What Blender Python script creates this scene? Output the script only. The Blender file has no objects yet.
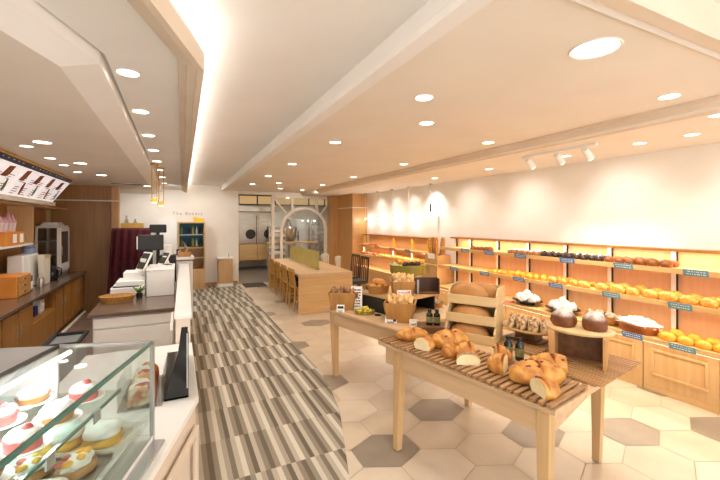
import bpy, math, random
from math import sin, cos, pi, radians as R, floor, sqrt
from mathutils import Vector, Matrix, noise
random.seed(7)
C = bpy.context.scene.collection
sc = bpy.context.scene

# ------------------------------------------------------------------ materials
def lin(h):
    h = h.lstrip('#')
    o = []
    for i in (0, 2, 4):
        v = int(h[i:i+2], 16) / 255
        o.append(v / 12.92 if v <= .04045 else ((v + .055) / 1.055) ** 2.4)
    return tuple(o) + (1,)

def nodes(name):
    m = bpy.data.materials.new(name); m.use_nodes = True
    nt = m.node_tree
    return m, nt, nt.nodes['Principled BSDF']

def varied(name, c1, c2, scale=6, rough=.5, metal=0, stretch=(1, 1, 1), bump=0, detail=4, spec=.5, lo=.3, hi=.7):
    m, nt, b = nodes(name)
    tc = nt.nodes.new('ShaderNodeTexCoord'); mp = nt.nodes.new('ShaderNodeMapping')
    nz = nt.nodes.new('ShaderNodeTexNoise'); rp = nt.nodes.new('ShaderNodeValToRGB')
    mp.inputs['Scale'].default_value = stretch
    nz.inputs['Scale'].default_value = scale; nz.inputs['Detail'].default_value = detail
    rp.color_ramp.elements[0].position = lo; rp.color_ramp.elements[1].position = hi
    rp.color_ramp.elements[0].color = lin(c1); rp.color_ramp.elements[1].color = lin(c2)
    L = nt.links.new
    L(tc.outputs['Object'], mp.inputs['Vector']); L(mp.outputs['Vector'], nz.inputs['Vector'])
    L(nz.outputs['Fac'], rp.inputs['Fac']); L(rp.outputs['Color'], b.inputs['Base Color'])
    b.inputs['Roughness'].default_value = rough; b.inputs['Metallic'].default_value = metal
    b.inputs['Specular IOR Level'].default_value = spec
    if bump:
        bp = nt.nodes.new('ShaderNodeBump'); bp.inputs['Strength'].default_value = bump
        bp.inputs['Distance'].default_value = .01
        L(nz.outputs['Fac'], bp.inputs['Height']); L(bp.outputs['Normal'], b.inputs['Normal'])
    return m

def wood(name, c1, c2, axis=1, rough=.45, scale=5):
    st = [9, 9, 9]; st[axis] = .7
    return varied(name, c1, c2, scale=scale * .5, rough=rough, stretch=st, detail=6)

def emit(name, col, s):
    m, nt, b = nodes(name)
    b.inputs['Base Color'].default_value = lin(col)
    b.inputs['Emission Color'].default_value = lin(col); b.inputs['Emission Strength'].default_value = s
    m.cycles.emission_sampling = 'NONE'
    return m

def glass(name, tint='#f8fbfb', clear=.95, rough=.02):
    m, nt, b = nodes(name)
    out = nt.nodes['Material Output']
    tr = nt.nodes.new('ShaderNodeBsdfTransparent'); gl = nt.nodes.new('ShaderNodeBsdfGlossy')
    mx = nt.nodes.new('ShaderNodeMixShader'); fr = nt.nodes.new('ShaderNodeLayerWeight'); fr.inputs['Blend'].default_value = .5
    pw = nt.nodes.new('ShaderNodeMath'); pw.operation = 'POWER'; pw.inputs[1].default_value = 4
    ml = nt.nodes.new('ShaderNodeMath'); ml.operation = 'MULTIPLY'; ml.inputs[1].default_value = .5
    ad = nt.nodes.new('ShaderNodeMath'); ad.operation = 'ADD'; ad.use_clamp = True
    ad.inputs[1].default_value = 1 - clear
    tr.inputs['Color'].default_value = lin(tint); gl.inputs['Roughness'].default_value = rough
    
    L = nt.links.new
    L(fr.outputs['Facing'], pw.inputs[0]); L(pw.outputs[0], ml.inputs[0]); L(ml.outputs[0], ad.inputs[0]); L(ad.outputs[0], mx.inputs[0]); L(tr.outputs[0], mx.inputs[1]); L(gl.outputs[0], mx.inputs[2])
    L(mx.outputs[0], out.inputs['Surface'])
    return m

M = {}
M['wall'] = varied('wall_paint', '#f1ebe1', '#f6f1e8', 3, .8)
M['ceil'] = varied('ceiling_paint', '#e9e0d3', '#eee6da', 2, .85)
M['ceilw'] = varied('white_ceiling_paint', '#efece8', '#f4f1ee', 2, .8)
M['mould'] = varied('moulding_paint', '#dccab4', '#e4d4c0', 3, .6)
M['peach'] = varied('beige_panel_paint', '#dccbb8', '#e3d4c3', 3, .5)
M['oak'] = wood('oak', '#c49c66', '#d2ad7a', 1)
M['oakx'] = wood('oak_cross_grain', '#c49c66', '#d2ad7a', 0)
M['oakz'] = wood('oak_upright', '#c49a66', '#d2ab78', 2)
M['tablew'] = wood('pale_table_wood', '#c4a27a', '#d4b692', 1)
M['tablez'] = wood('pale_leg_wood', '#bf9a6a', '#cdac7e', 2)
M['shelfw'] = wood('shelf_wood', '#d6a768', '#e0b980', 1)
M['backw'] = wood('peach_back_panel', '#dbb184', '#e3bd94', 2)
M['panel'] = wood('brown_wall_panel', '#96693a', '#a97c49', 2, .4)
M['column'] = wood('honey_column_wood', '#bd8d54', '#ca9a62', 2, .4)
M['caramel'] = wood('caramel_cabinet_wood', '#98652c', '#ab793b', 2, .4)
M['walnut'] = wood('walnut', '#5a3a22', '#7a5232', 0, .4)
M['slat'] = wood('brown_slat_wood', '#85603f', '#b08a62', 0, .4)
M['finewood'] = wood('fine_slat_wood', '#a07a52', '#b88f64', 1, .45)
M['crate'] = wood('crate_wood', '#a8763e', '#c2904f', 2, .5)
M['palebox'] = wood('pale_box_wood', '#cbab78', '#d8bc8c', 0, .5)
M['chairw'] = wood('chair_wood', '#b98a45', '#cfa25a', 2, .4)
M['darkwood'] = wood('dark_chair_wood', '#3a2417', '#543526', 2, .4)
M['stone'] = varied('brown_worktop', '#5d4a3c', '#6d5848', 20, .25)
M['white'] = varied('white_lacquer', '#eeebe5', '#f4f1ec', 4, .3)
M['offwhite'] = varied('cream_paint', '#e7ddcb', '#eee5d6', 4, .45)
M['grey'] = varied('grey_metal', '#a9abaa', '#bcbebd', 4, .3, .6)
M['steel'] = varied('stainless_steel', '#a39a8f', '#bfb5a8', 3, .28, .9, stretch=(1, 1, 12))
M['black'] = varied('black_gloss', '#0c0c0d', '#161617', 5, .12)
M['blackm'] = varied('black_matt', '#171615', '#242220', 5, .5)
M['greyfloor'] = varied('kitchen_floor', '#6d655c', '#7d746a', 6, .35)
M['backfloor'] = varied('brown_back_floor', '#6b574a', '#7b6556', 6, .4)
M['matt'] = varied('dark_mat', '#3b342d', '#4a423a', 40, .9)
M['navy'] = varied('navy_cushion', '#1d2440', '#2b3355', 12, .8)
M['navyb'] = varied('navy_band', '#2a3358', '#333d66', 4, .4)
M['red'] = varied('dark_red_cloth', '#420b16', '#58101f', 9, .9, bump=.2)
M['gold'] = varied('brass', '#c9963e', '#dfb058', 6, .25, .8)
M['goldp'] = varied('gold_paint', '#d6a442', '#e3b858', 6, .45)
M['olive'] = varied('olive_green_lacquer', '#8b7d2f', '#9b8d3b', 6, .4)
M['wicker'] = varied('wicker', '#9a6a34', '#c79550', 60, .7, bump=.5)
M['yellowp'] = varied('yellow_wrap', '#c9b030', '#e8d658', 25, .35, bump=.3)
M['yellow'] = varied('yellow_board', '#f0c018', '#f6cc30', 6, .5)
M['teal'] = varied('teal_plate', '#5f8f9c', '#6f9eaa', 6, .4)
M['blue'] = varied('blue_plate', '#4f78a8', '#5d88b8', 6, .4)
M['pinkp'] = varied('pink_plate', '#e2706a', '#ea8880', 6, .4)
M['paper'] = varied('white_card', '#f2f0ea', '#f8f6f1', 6, .6)
M['ink'] = varied('grey_print', '#4d4a47', '#5c5955', 6, .7)
M['photo'] = varied('printed_food_photo', '#7a3c20', '#b56a34', 30, .5)
M['photog'] = varied('printed_green_photo', '#4b6a35', '#7a8f50', 30, .5)
M['bluebox'] = varied('pale_blue_plastic', '#7f92b4', '#94a6c4', 6, .35)
M['darkblue'] = varied('dark_blue_plastic', '#1d2a6b', '#26357d', 6, .35)
M['pink'] = varied('pink_cup_lid', '#c9929a', '#dba6aa', 6, .4)
M['cupw'] = varied('cup_plastic', '#d9c4c4', '#e9dada', 6, .3)
M['orangebox'] = varied('orange_carton', '#d8842f', '#e3933c', 6, .5)
M['bottle'] = varied('dark_green_bottle_glass', '#101a12', '#1b2a1c', 5, .1)
M['bottlel'] = varied('olive_bottle_label', '#6a6a3c', '#8d8b58', 30, .5)
M['leaf'] = varied('green_leaf', '#4c6a20', '#6f8a34', 20, .5)
M['crust'] = varied('golden_crust', '#94531a', '#dc9f4c', 16, .45, bump=.6, lo=.28, hi=.66, detail=7)
M['crustd'] = varied('brown_crust', '#7a3f16', '#b06a2c', 9, .5, bump=.25)
M['crustl'] = varied('loaf_crust', '#a06a32', '#c08a4c', 6, .5, bump=.1)
M['crusty'] = varied('yellow_bun_crust', '#cf8a1c', '#efb93c', 10, .45, bump=.2)
M['croiss'] = varied('croissant_crust', '#b56e1e', '#e9ae4e', 30, .4, bump=.6)
M['choc'] = varied('chocolate_bun', '#2a1812', '#4a2c20', 14, .45, bump=.25)
M['icing'] = varied('sugar_icing', '#f0ebe2', '#fbf8f2', 10, .5)
M['dust'] = varied('sugar_dusted_crust', '#6e3c1a', '#e8dccb', 7, .7, bump=.3, lo=.36, hi=.62)
def dusted(name, z0, z1):
    m = varied(name, '#5d2f12', '#8a5226', 12, .6, bump=.4); nt = m.node_tree; L = nt.links.new; N = nt.nodes.new
    b = nt.nodes['Principled BSDF']; src = b.inputs['Base Color'].links[0].from_socket
    tc = N('ShaderNodeTexCoord'); sp = N('ShaderNodeSeparateXYZ'); L(tc.outputs['Object'], sp.inputs[0])
    mr = N('ShaderNodeMapRange'); mr.inputs['From Min'].default_value = z0; mr.inputs['From Max'].default_value = z1; L(sp.outputs['Z'], mr.inputs['Value'])
    nz = N('ShaderNodeTexNoise'); nz.inputs['Scale'].default_value = 34; nz.inputs['Detail'].default_value = 5; L(tc.outputs['Object'], nz.inputs['Vector'])
    ad = N('ShaderNodeMath'); ad.operation = 'MULTIPLY'; L(mr.outputs[0], ad.inputs[0]); L(nz.outputs['Fac'], ad.inputs[1])
    rp = N('ShaderNodeValToRGB'); rp.color_ramp.elements[0].position = .12; rp.color_ramp.elements[1].position = .48
    rp.color_ramp.elements[1].color = (.85, .85, .85, 1); L(ad.outputs[0], rp.inputs['Fac'])
    mx = N('ShaderNodeMix'); mx.data_type = 'RGBA'; L(rp.outputs['Color'], mx.inputs[0]); L(src, mx.inputs[6]); mx.inputs[7].default_value = lin('#efe6da')
    L(mx.outputs[2], b.inputs['Base Color']); return m
M['dustloaf'] = dusted('sugar_dusted_loaf', .05, .11)
M['seed'] = varied('seeded_slice', '#8a5a30', '#e6d2ac', 28, .6, bump=.4, lo=.4, hi=.58)
M['crumb'] = varied('bread_crumb', '#f0dba4', '#f8eac4', 30, .8, bump=.3)
M['twist'] = varied('pale_twist_crust', '#cf9d5a', '#eecf98', 14, .55, bump=.3)
M['twistd'] = varied('brown_twist_crust', '#6d4424', '#c49a72', 14, .55, bump=.3)
M['berry'] = varied('cranberry', '#5a1710', '#7d2418', 10, .4)
M['cream'] = varied('whipped_cream', '#f6f1e6', '#fcf9f2', 10, .5)
M['fruit'] = varied('orange_fruit', '#f0a018', '#f8c838', 18, .3, bump=.2)
M['redfruit'] = varied('red_fruit', '#a83038', '#d86a60', 18, .3)
M['snack'] = varied('printed_snack_bag', '#c8562a', '#f0d8b0', 22, .3, lo=.35, hi=.6)
M['lightdisc'] = emit('lamp_diffuser', '#fff4e2', 7)
M['led'] = emit('led_strip', '#fff0d8', 3)
M['bulb'] = emit('pendant_bulb', '#ffe6bc', 3)
M['menu'] = emit('lit_menu_panel', '#e6dfe0', .45)
M['softink'] = varied('soft_grey_print', '#a39e9c', '#b0aba9', 6, .6)
M['tealglow'] = emit('cooler_lit_back', '#1d4f50', .12)
M['glass'] = glass('clear_glass')
M['glassg'] = glass('greenish_glass', '#f1f8f6', .94)
M['acryl'] = glass('olive_acrylic', '#b9b458', .8, .1)
M['smoke'] = glass('frosted_acrylic', '#e4e0da', .8, .2)
M['greenedge'] = varied('glass_edge', '#3e6a60', '#4c7c70', 5, .2)
M['trimring'] = varied('downlight_ring', '#efe6d8', '#f5eee2', 5, .4)
M['dkgrey'] = varied('dark_screen', '#3b3f38', '#484c44', 4, .15)

# floor of hexagonal tiles
M['tile'] = varied('beige_tile', '#bfae98', '#ccbca6', 3, .3, detail=8)
M['tile2'] = varied('pale_tile', '#c9baa6', '#d3c5b2', 3, .3, detail=8)
M['tiled'] = varied('grey_tile', '#857a6c', '#94887a', 4, .32, detail=8)
M['grout'] = varied('grout', '#b0a08b', '#b8a893', 20, .8)

def carpet_mat():
    m, nt, b = nodes('striped_carpet')
    N = nt.nodes.new; L = nt.links.new
    tc = N('ShaderNodeTexCoord'); sx = N('ShaderNodeSeparateXYZ'); L(tc.outputs['Object'], sx.inputs[0])
    def mth(op, a, bb=None):
        n = N('ShaderNodeMath'); n.operation = op
        for i, v in enumerate((a, bb)):
            if v is None: continue
            if isinstance(v, (int, float)): n.inputs[i].default_value = v
            else: L(v, n.inputs[i])
        return n.outputs[0]
    row = mth('FLOOR', mth('DIVIDE', sx.outputs['Y'], .5))
    off = mth('MULTIPLY', row, .37)
    col = mth('FLOOR', mth('DIVIDE', mth('ADD', sx.outputs['X'], off), .034))
    wn = N('ShaderNodeTexWhiteNoise'); wn.noise_dimensions = '1D'; L(row, wn.inputs['W'])
    idx = mth('FLOORED_MODULO', mth('ADD', col, mth('FLOOR', mth('MULTIPLY', wn.outputs['Value'], 11))), 11)
    val = mth('DIVIDE', mth('ADD', idx, .5), 11)
    rp = N('ShaderNodeValToRGB'); rp.color_ramp.interpolation = 'CONSTANT'
    cs = [(0.0000, '#6f6456'), (0.0909, '#8e8678'), (0.1818, '#c3bbab'), (0.2727, '#a2998a'), (0.3636, '#7a7061'), (0.4545, '#aea596'), (0.5455, '#cac2b3'), (0.6364, '#968d7e'), (0.7273, '#6b6153'), (0.8182, '#b1a899'), (0.9091, '#8a8172')]
    e = rp.color_ramp.elements
    e[0].position, e[0].color = cs[0][0], lin(cs[0][1]); e[1].position, e[1].color = cs[1][0], lin(cs[1][1])
    for p, c in cs[2:]:
        k = e.new(p); k.color = lin(c)
    L(val, rp.inputs['Fac'])
    nz = N('ShaderNodeTexNoise'); nz.inputs['Scale'].default_value = 160; L(tc.outputs['Object'], nz.inputs['Vector'])
    mx = N('ShaderNodeMix'); mx.data_type = 'RGBA'; mx.blend_type = 'OVERLAY'; mx.inputs[0].default_value = .25
    L(rp.outputs['Color'], mx.inputs[6]); L(nz.outputs['Color'], mx.inputs[7])
    L(mx.outputs[2], b.inputs['Base Color']); b.inputs['Roughness'].default_value = .95
    b.inputs['Specular IOR Level'].default_value = .1
    bp = N('ShaderNodeBump'); bp.inputs['Strength'].default_value = .4; bp.inputs['Distance'].default_value = .004
    L(nz.outputs['Fac'], bp.inputs['Height']); L(bp.outputs['Normal'], b.inputs['Normal'])
    return m
M['carpet'] = carpet_mat()

# ------------------------------------------------------------------ mesh builder
class MB:
    def __init__(s): s.V = []; s.F = []; s.I = []
    def add(s, V, F, mi=0, mat=None):
        n = len(s.V)
        s.V += [tuple(mat @ Vector(v)) if mat is not None else tuple(v) for v in V]
        s.F += [tuple(i + n for i in f) for f in F]
        s.I += mi if isinstance(mi, list) else [mi] * len(F)
        return s
    def box(s, x0, x1, y0, y1, z0, z1, mi=0, mat=None):
        V = [(x, y, z) for z in (z0, z1) for y in (y0, y1) for x in (x0, x1)]
        F = [(0, 2, 3, 1), (4, 5, 7, 6), (0, 1, 5, 4), (2, 6, 7, 3), (0, 4, 6, 2), (1, 3, 7, 5)]
        return s.add(V, F, mi, mat)
    def cyl(s, p0, p1, r0, r1=None, n=16, mi=0):
        r1 = r0 if r1 is None else r1
        p0, p1 = Vector(p0), Vector(p1); d = (p1 - p0).normalized()
        a = d.orthogonal().normalized(); b = d.cross(a)
        V = [p + (a * cos(2*pi*i/n) + b * sin(2*pi*i/n)) * r for p, r in ((p0, r0), (p1, r1)) for i in range(n)]
        F = [(i, (i+1) % n, n + (i+1) % n, n + i) for i in range(n)] + [tuple(range(n-1, -1, -1)), tuple(range(n, 2*n))]
        return s.add(V, F, mi)
    def lathe(s, prof, n=24, c=(0, 0, 0), sx=1, sy=1, mi=0, cap=True):
        V = [(c[0] + r*cos(2*pi*i/n)*sx, c[1] + r*sin(2*pi*i/n)*sy, c[2] + z) for r, z in prof for i in range(n)]
        F = [(k*n+i, k*n+(i+1) % n, (k+1)*n+(i+1) % n, (k+1)*n+i) for k in range(len(prof)-1) for i in range(n)]
        if cap:
            F += [tuple(range(n-1, -1, -1)), tuple((len(prof)-1)*n + i for i in range(n))]
        return s.add(V, F, mi)
    def prism(s, poly, h0, h1, axis='z', mi=0, mat=None):
        n = len(poly)
        def p(a, b, h): return {'z': (a, b, h), 'y': (a, h, b), 'x': (h, a, b)}[axis]
        V = [p(a, b, h0) for a, b in poly] + [p(a, b, h1) for a, b in poly]
        F = [(i, (i+1) % n, n+(i+1) % n, n+i) for i in range(n)] + [tuple(range(n-1, -1, -1)), tuple(range(n, 2*n))]
        return s.add(V, F, mi, mat)
    def tube(s, pts, r, n=8, mi=0):
        pts = [Vector(p) for p in pts]; V = []; m = len(pts); up = None
        for i, p in enumerate(pts):
            d = (pts[min(i+1, m-1)] - pts[max(i-1, 0)]).normalized()
            a = d.orthogonal().normalized() if up is None else (up - d * up.dot(d)).normalized()
            up = a; b = d.cross(a); rr = r[i] if isinstance(r, (list, tuple)) else r
            V += [p + (a*cos(2*pi*k/n) + b*sin(2*pi*k/n))*rr for k in range(n)]
        F = [(i*n+k, i*n+(k+1) % n, (i+1)*n+(k+1) % n, (i+1)*n+k) for i in range(m-1) for k in range(n)]
        F += [tuple(range(n-1, -1, -1)), tuple((m-1)*n+k for k in range(n))]
        return s.add(V, F, mi)
    def build(s, name, mats, parent=None, smooth=False, bevel=0, loc=(0, 0, 0), rz=0):
        me = bpy.data.meshes.new(name); me.from_pydata(s.V, [], s.F)
        for m in (mats if isinstance(mats, (list, tuple)) else [mats]): me.materials.append(M[m] if isinstance(m, str) else m)
        me.polygons.foreach_set('material_index', s.I)
        me.update()
        import bmesh
        bm = bmesh.new(); bm.from_mesh(me); bmesh.ops.recalc_face_normals(bm, faces=bm.faces); bm.to_mesh(me); bm.free()
        if smooth:
            me.polygons.foreach_set('use_smooth', [True]*len(me.polygons))
            me.set_sharp_from_angle(angle=R(40))
        o = bpy.data.objects.new(name, me); C.objects.link(o)
        o.parent = parent; o.location = loc; o.rotation_euler = (0, 0, rz)
        if bevel:
            b = o.modifiers.new('bevel', 'BEVEL'); b.width = bevel; b.segments = 2; b.limit_method = 'ANGLE'
        return o

def tag(o, label, cat, group=None):
    o['label'] = label; o['category'] = cat
    if group: o['group'] = group
    return o
def T(name, label, cat, loc=(0, 0, 0), rz=0, group=None):
    o = bpy.data.objects.new(name, None); C.objects.link(o); o.empty_display_size = .05
    o.location = loc; o.rotation_euler = (0, 0, rz)
    return tag(o, label, cat, group)
def S(o):
    o['kind'] = 'structure'; return o
def dup(o, loc, rz=None, label=None, group=None, parent=None, scale=None):
    c = o.copy(); C.objects.link(c)
    if parent: c.parent = parent
    if loc is not None: c.location = loc
    if rz is not None: c.rotation_euler = (c.rotation_euler[0], c.rotation_euler[1], rz)
    if label: c['label'] = label
    if group: c['group'] = group
    if scale: c.scale = scale
    for ch in list(o.children): dup(ch, None, parent=c)
    return c
def bx(name, mat, parent, a, bevel=.002, **k):
    return MB().box(*a).build(name, mat, parent, bevel=bevel, **k)

def blob(lx, ly, lz, seed=0, ex=1.0, nu=24, nv=14, amp=.05, freq=2.2, cut=None, score=0, bend=0, lobes=0, taper=0, flat=.5):
    """A loaf resting on z = 0; ex < 1 squares it up; cut slices it across."""
    V = []; I = []; off = Vector((seed*3.1, seed*1.7, seed*.9))
    sg = lambda v, e: math.copysign(abs(v)**e, v)
    for j in range(nv+1):
        ph = -pi/2 + pi*j/nv
        for i in range(nu):
            t = 2*pi*i/nu
            # long axis x
            x = sg(sin(ph), ex); rr = abs(cos(ph))**ex
            y = rr*cos(t); z = rr*sin(t)
            k = 1 + amp*2*noise.noise(Vector((x*freq, y*freq, z*freq)) + off)
            if score: k -= score*max(0, cos(x*score_n*pi))**6 * max(0, z)
            if lobes: k *= 1 + .10*cos(x*lobes*pi)
            y *= k; z *= k; x *= (1 + amp*noise.noise(Vector((y, z, x))*2 + off))
            if taper: y *= 1 - taper*x*x; z *= 1 - taper*x*x
            z = max(z, -flat)
            V.append([x*lx/2, y*ly/2, (z+flat)/(1+flat)*lz])
    F = []
    for j in range(nv):
        for i in range(nu):
            F.append((j*nu+i, j*nu+(i+1) % nu, (j+1)*nu+(i+1) % nu, (j+1)*nu+i))
    if cut is not None:
        c = cut*lx/2
        on = [v[0] > c for v in V]
        for v in V: v[0] = min(v[0], c)
        I = [1 if all(on[q] for q in f) else 0 for f in F]
    else: I = [0]*len(F)
    if bend:
        for v in V: v[1] += bend*(v[0]/(lx/2))**2
    return V, F, I
score_n = 3

def loaf(name, mats, label, cat, loc, rz, dims, group=None, parent=None, **k):
    V, F, I = blob(*dims, **k)
    o = MB().add(V, F, I).build(name, mats, parent, smooth=True, loc=loc, rz=rz)
    if parent is None: tag(o, label, cat, group)
    return o

# ------------------------------------------------------------------ camera
FPX = 375.0
cam = bpy.data.cameras.new('camera'); co = bpy.data.objects.new('camera', cam); C.objects.link(co)
cam.sensor_width = 36; cam.lens = FPX/720*36; cam.shift_y = -18/720; cam.clip_start = .05; cam.clip_end = 100
co.location = (0, 0, 1.65); co.rotation_euler = (pi/2, 0, -math.atan(183/FPX))
sc.camera = co

# ------------------------------------------------------------------ lights helpers
WARM = (1, .91, .79); WARMW = (1, .96, .91); NEUT = (.97, .98, 1)
def spot(loc, e, col=WARM, size=125, blend=.9, rad=.06, aim=None):
    l = bpy.data.lights.new('spot_lamp', 'SPOT'); l.energy = e; l.color = col
    l.spot_size = R(size); l.spot_blend = blend; l.shadow_soft_size = rad
    o = bpy.data.objects.new('spot_lamp', l); C.objects.link(o); o.location = loc
    if aim:
        o.rotation_euler = (Vector(aim)-Vector(loc)).to_track_quat('-Z', 'Y').to_euler()
    return o
def area(loc, sx, sy, e, col=WARM, rot=(0, 0, 0), spread=180, name='led_lamp'):
    l = bpy.data.lights.new(name, 'AREA'); l.shape = 'RECTANGLE'; l.size = sx; l.size_y = sy
    l.energy = e; l.color = col; l.spread = R(spread)
    o = bpy.data.objects.new(name, l); C.objects.link(o); o.location = loc; o.rotation_euler = rot
    return o
def point(loc, e, col=WARM, r=.03):
    l = bpy.data.lights.new('bulb_lamp', 'POINT'); l.energy = e; l.color = col; l.shadow_soft_size = r
    o = bpy.data.objects.new('bulb_lamp', l); C.objects.link(o); o.location = loc
    return o

# ================================================================== SETTING
YB = -2.2      # street side of the room, behind the camera
mb = MB().box(-2.2, 4.7, YB, 10.4, -.1, -.004, 2)
HW, HH = .46, .42
dark = {(0, 0), (1, 3)}
rr = random.Random(3)
cx0, cy0 = 1.36, 2.36
rowd = HH*.75
for j in range(-14, 28):
    for i in range(-9, 9):
        x = cx0 + i*HW + (HW/2 if j % 2 else 0); y = cy0 + j*rowd
        if not (-2.1 < x < 4.65 and YB+.25 < y < 10.35): continue
        isd = (i, j) in {(0, 0), (0, 4), (1, 1), (2, -1), (1, -3), (4, -2), (5, 2), (0, 8), (1, 11), (0, 14), (3, 5), (4, 8), (6, -1), (1, 17), (3, -4), (5, -3)} or ((i*7+j*13) % 17 == 0 and j > 17)
        hx, hy = HW/2-.003, HH/2-.003
        P = [(0, hy), (-hx, hy/2), (-hx, -hy/2), (0, -hy), (hx, -hy/2), (hx, hy/2)]
        mb.add([(x+a, y+b, 0) for a, b in P], [tuple(range(6))], 3 if isd else rr.choice((0, 0, 1)))
S(mb.build('floor', ['tile', 'tile2', 'grout', 'tiled']))
car = [(1.46, 10.38), (1.42, 4.0), (1.37, 3.5), (1.27, 3.0), (.99, 2.18), (.62, 1.1), (.05, -.5), (-.75, -.5), (-.3, 1.0), (.02, 2.1), (.1, 10.38)]
S(MB().prism(car[::-1], .0005, .008).build('floor_carpet', 'carpet'))
S(MB().box(-2.1, .05, 4.3, 10.4, .0005, .006).box(-2.1, -.5, 0, 4.3, .0005, .006).build('floor_counter_side', 'backfloor'))
# walls
S(MB().box(4.6, 4.75, YB, 10.4, 0, 2.75).build('wall_right', 'wall'))
S(MB().box(-2.25, -2.1, YB, 10.4, 0, 2.75).build('wall_left', 'wall'))
S(MB().box(-2.25, 1.46, 10.4, 10.55, 0, 2.75).build('wall_back', 'wall'))
S(MB().box(1.46, 4.75, 10.4, 10.55, 2.4, 2.75).build('wall_back_header', 'ceil'))
S(MB().box(4.25, 4.75, 10.4, 10.55, 0, 2.4).build('wall_back_right', 'wall'))
S(MB().box(.05, 1.462, 10.385, 10.4, 0, .09).build('baseboard_back', 'column'))
S(MB().box(1.46, 1.475, 10.39, 10.56, 0, 2.4).build('trim_1', 'offwhite'))
# ceilings
def slab(name, poly, z0, z1, mat): return S(MB().prism(poly, z0, z1).build(name, mat))
slab('ceiling_right', [(3.22, YB), (4.6, YB), (4.6, 10.4), (3.22, 10.4)], 2.40, 2.75, 'ceil')
slab('ceiling_middle', [(.98, .85), (3.22, .85), (3.22, 10.4), (1.06, 10.4)], 2.48, 2.75, 'ceil')
slab('ceiling_street', [(-2.1, YB), (3.22, YB), (3.22, .85), (-2.1, .85)], 2.62, 2.75, 'ceil')
slab('ceiling_raised', [(-.6, .85), (.98, .85), (1.06, 10.4), (-.6, 10.4)], 2.60, 2.75, 'ceilw')
cove = [(-1.07, YB+.5), (-.70, -.25), (.10, 1.98), (.20, 10.4)]
slab('ceiling_soffit', [(-1.55, YB+.5), (-1.18, -.25), (-.31, 2.14), (-.33, 10.4)] + cove[::-1], 2.45, 2.52, 'ceilw')
aL = [(-1.62, YB+.5), (-1.25, -.25), (-.46, 2.05), (-.46, 10.4)]
bL = [(-1.50, YB+.5), (-1.13, -.25), (-.33, 2.14), (-.33, 10.4)]
# sloped fascia strip between the low ceiling over the counter and the soffit
V = []; 
for (x, y), (x2, y2) in zip(aL, bL): V += [(x, y, 2.33), (x2, y2, 2.40), (x2, y2, 2.52), (x, y, 2.52)]
F = []
for k in range(3):
    for q in range(4): F.append((k*4+q, k*4+(q+1) % 4, (k+1)*4+(q+1) % 4, (k+1)*4+q))
F += [(0, 1, 2, 3), (15, 14, 13, 12)]
S(MB().add(V, F).build('ceiling_fascia', 'ceilw'))
slab('ceiling_left', [(-2.1, YB+.5)] + aL + [(-2.1, 10.4)], 2.33, 2.52, 'ceil')
# mouldings
def strip(name, pts, prof, mat):
    """sweep a (sideways, up) profile along a polyline on the ceiling"""
    V = []; n = len(prof)
    for k, (x, y) in enumerate(pts):
        a = Vector(pts[max(k-1, 0)]); b = Vector(pts[min(k+1, len(pts)-1)]); d = (b-a).normalized(); nn = Vector((d.y, -d.x))
        V += [(x + nn.x*u, y + nn.y*u, w) for u, w in prof]
    F = [(k*n+q, k*n+(q+1) % n, (k+1)*n+(q+1) % n, (k+1)*n+q) for k in range(len(pts)-1) for q in range(n)]
    F += [tuple(range(n)), tuple(range(len(V)-1, len(V)-n-1, -1))]
    return S(MB().add(V, F).build(name, mat))
strip('trim_2', cove, [(-.10, 2.455), (-.095, 2.425), (-.06, 2.42), (-.055, 2.40), (-.015, 2.395), (-.01, 2.385), (.02, 2.385), (.02, 2.475), (.0, 2.475)], 'mould')
strip('trim_3', [(3.22, .85), (3.22, 10.4)], [(-.05, 2.485), (-.05, 2.46), (-.03, 2.455), (-.02, 2.43), (-.005, 2.42), (.05, 2.385), (.06, 2.405)], 'mould')
strip('trim_4', [(.98, .85), (1.06, 10.4)], [(-.012, 2.61), (-.012, 2.52), (-.03, 2.50), (-.03, 2.462), (.06, 2.462), (.06, 2.49)], 'ceilw')
S(MB().box(.95, 3.2, .80, .86, 2.46, 2.63).build('trim_5', 'mould'))
S(MB().box(.95, 3.2, .86, .90, 2.465, 2.49).build('trim_6', 'ceilw'))
# honey wood column at the end of the right wall
mb = MB().box(4.17, 4.6, 9.0, 10.0, 0, 2.40).box(4.0, 4.6, 10.0, 10.4, 0, 2.4)
col = S(mb.build('wall_column', 'column', bevel=.004))
S(MB().box(4.162, 4.6, 8.992, 9.0, 2.02, 2.045).box(4.162, 4.17, 9.0, 10.0, 2.02, 2.045).build('trim_7', 'offwhite'))
# brown panel behind the counter
S(MB().box(-2.1, -1.12, 8.5, 8.6, 0, 2.33).build('wall_panel', 'panel'))
S(MB().box(-1.12, -1.0, 8.46, 8.62, 0, 2.33).build('trim_8', 'column', bevel=.004))
S(MB().box(-2.1, -1.0, 8.45, 8.5, 2.04, 2.06).build('trim_9', 'offwhite'))

# cove LED light line
mb = MB()
for (a, b) in zip(cove[:-1], cove[1:]):
    a = Vector(a); b = Vector(b); d = (b-a).normalized(); n = Vector((d.y, -d.x))
    q0, q1 = a - n*.06, b - n*.06
    mb.tube([(q0.x, q0.y, 2.53), (q1.x, q1.y, 2.53)], .008)
    mid = (q0+q1)/2; L = (q1-q0).length
    ang = math.atan2(d.y, d.x)
    area((mid.x, mid.y, 2.522), .03, L, 4.2*L, NEUT, (pi, 0, ang - pi/2), 170, 'cove_lamp')
tag(mb.build('cove_light', 'led'), 'white light line hidden in the cove of the raised ceiling', 'cove light')

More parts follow.
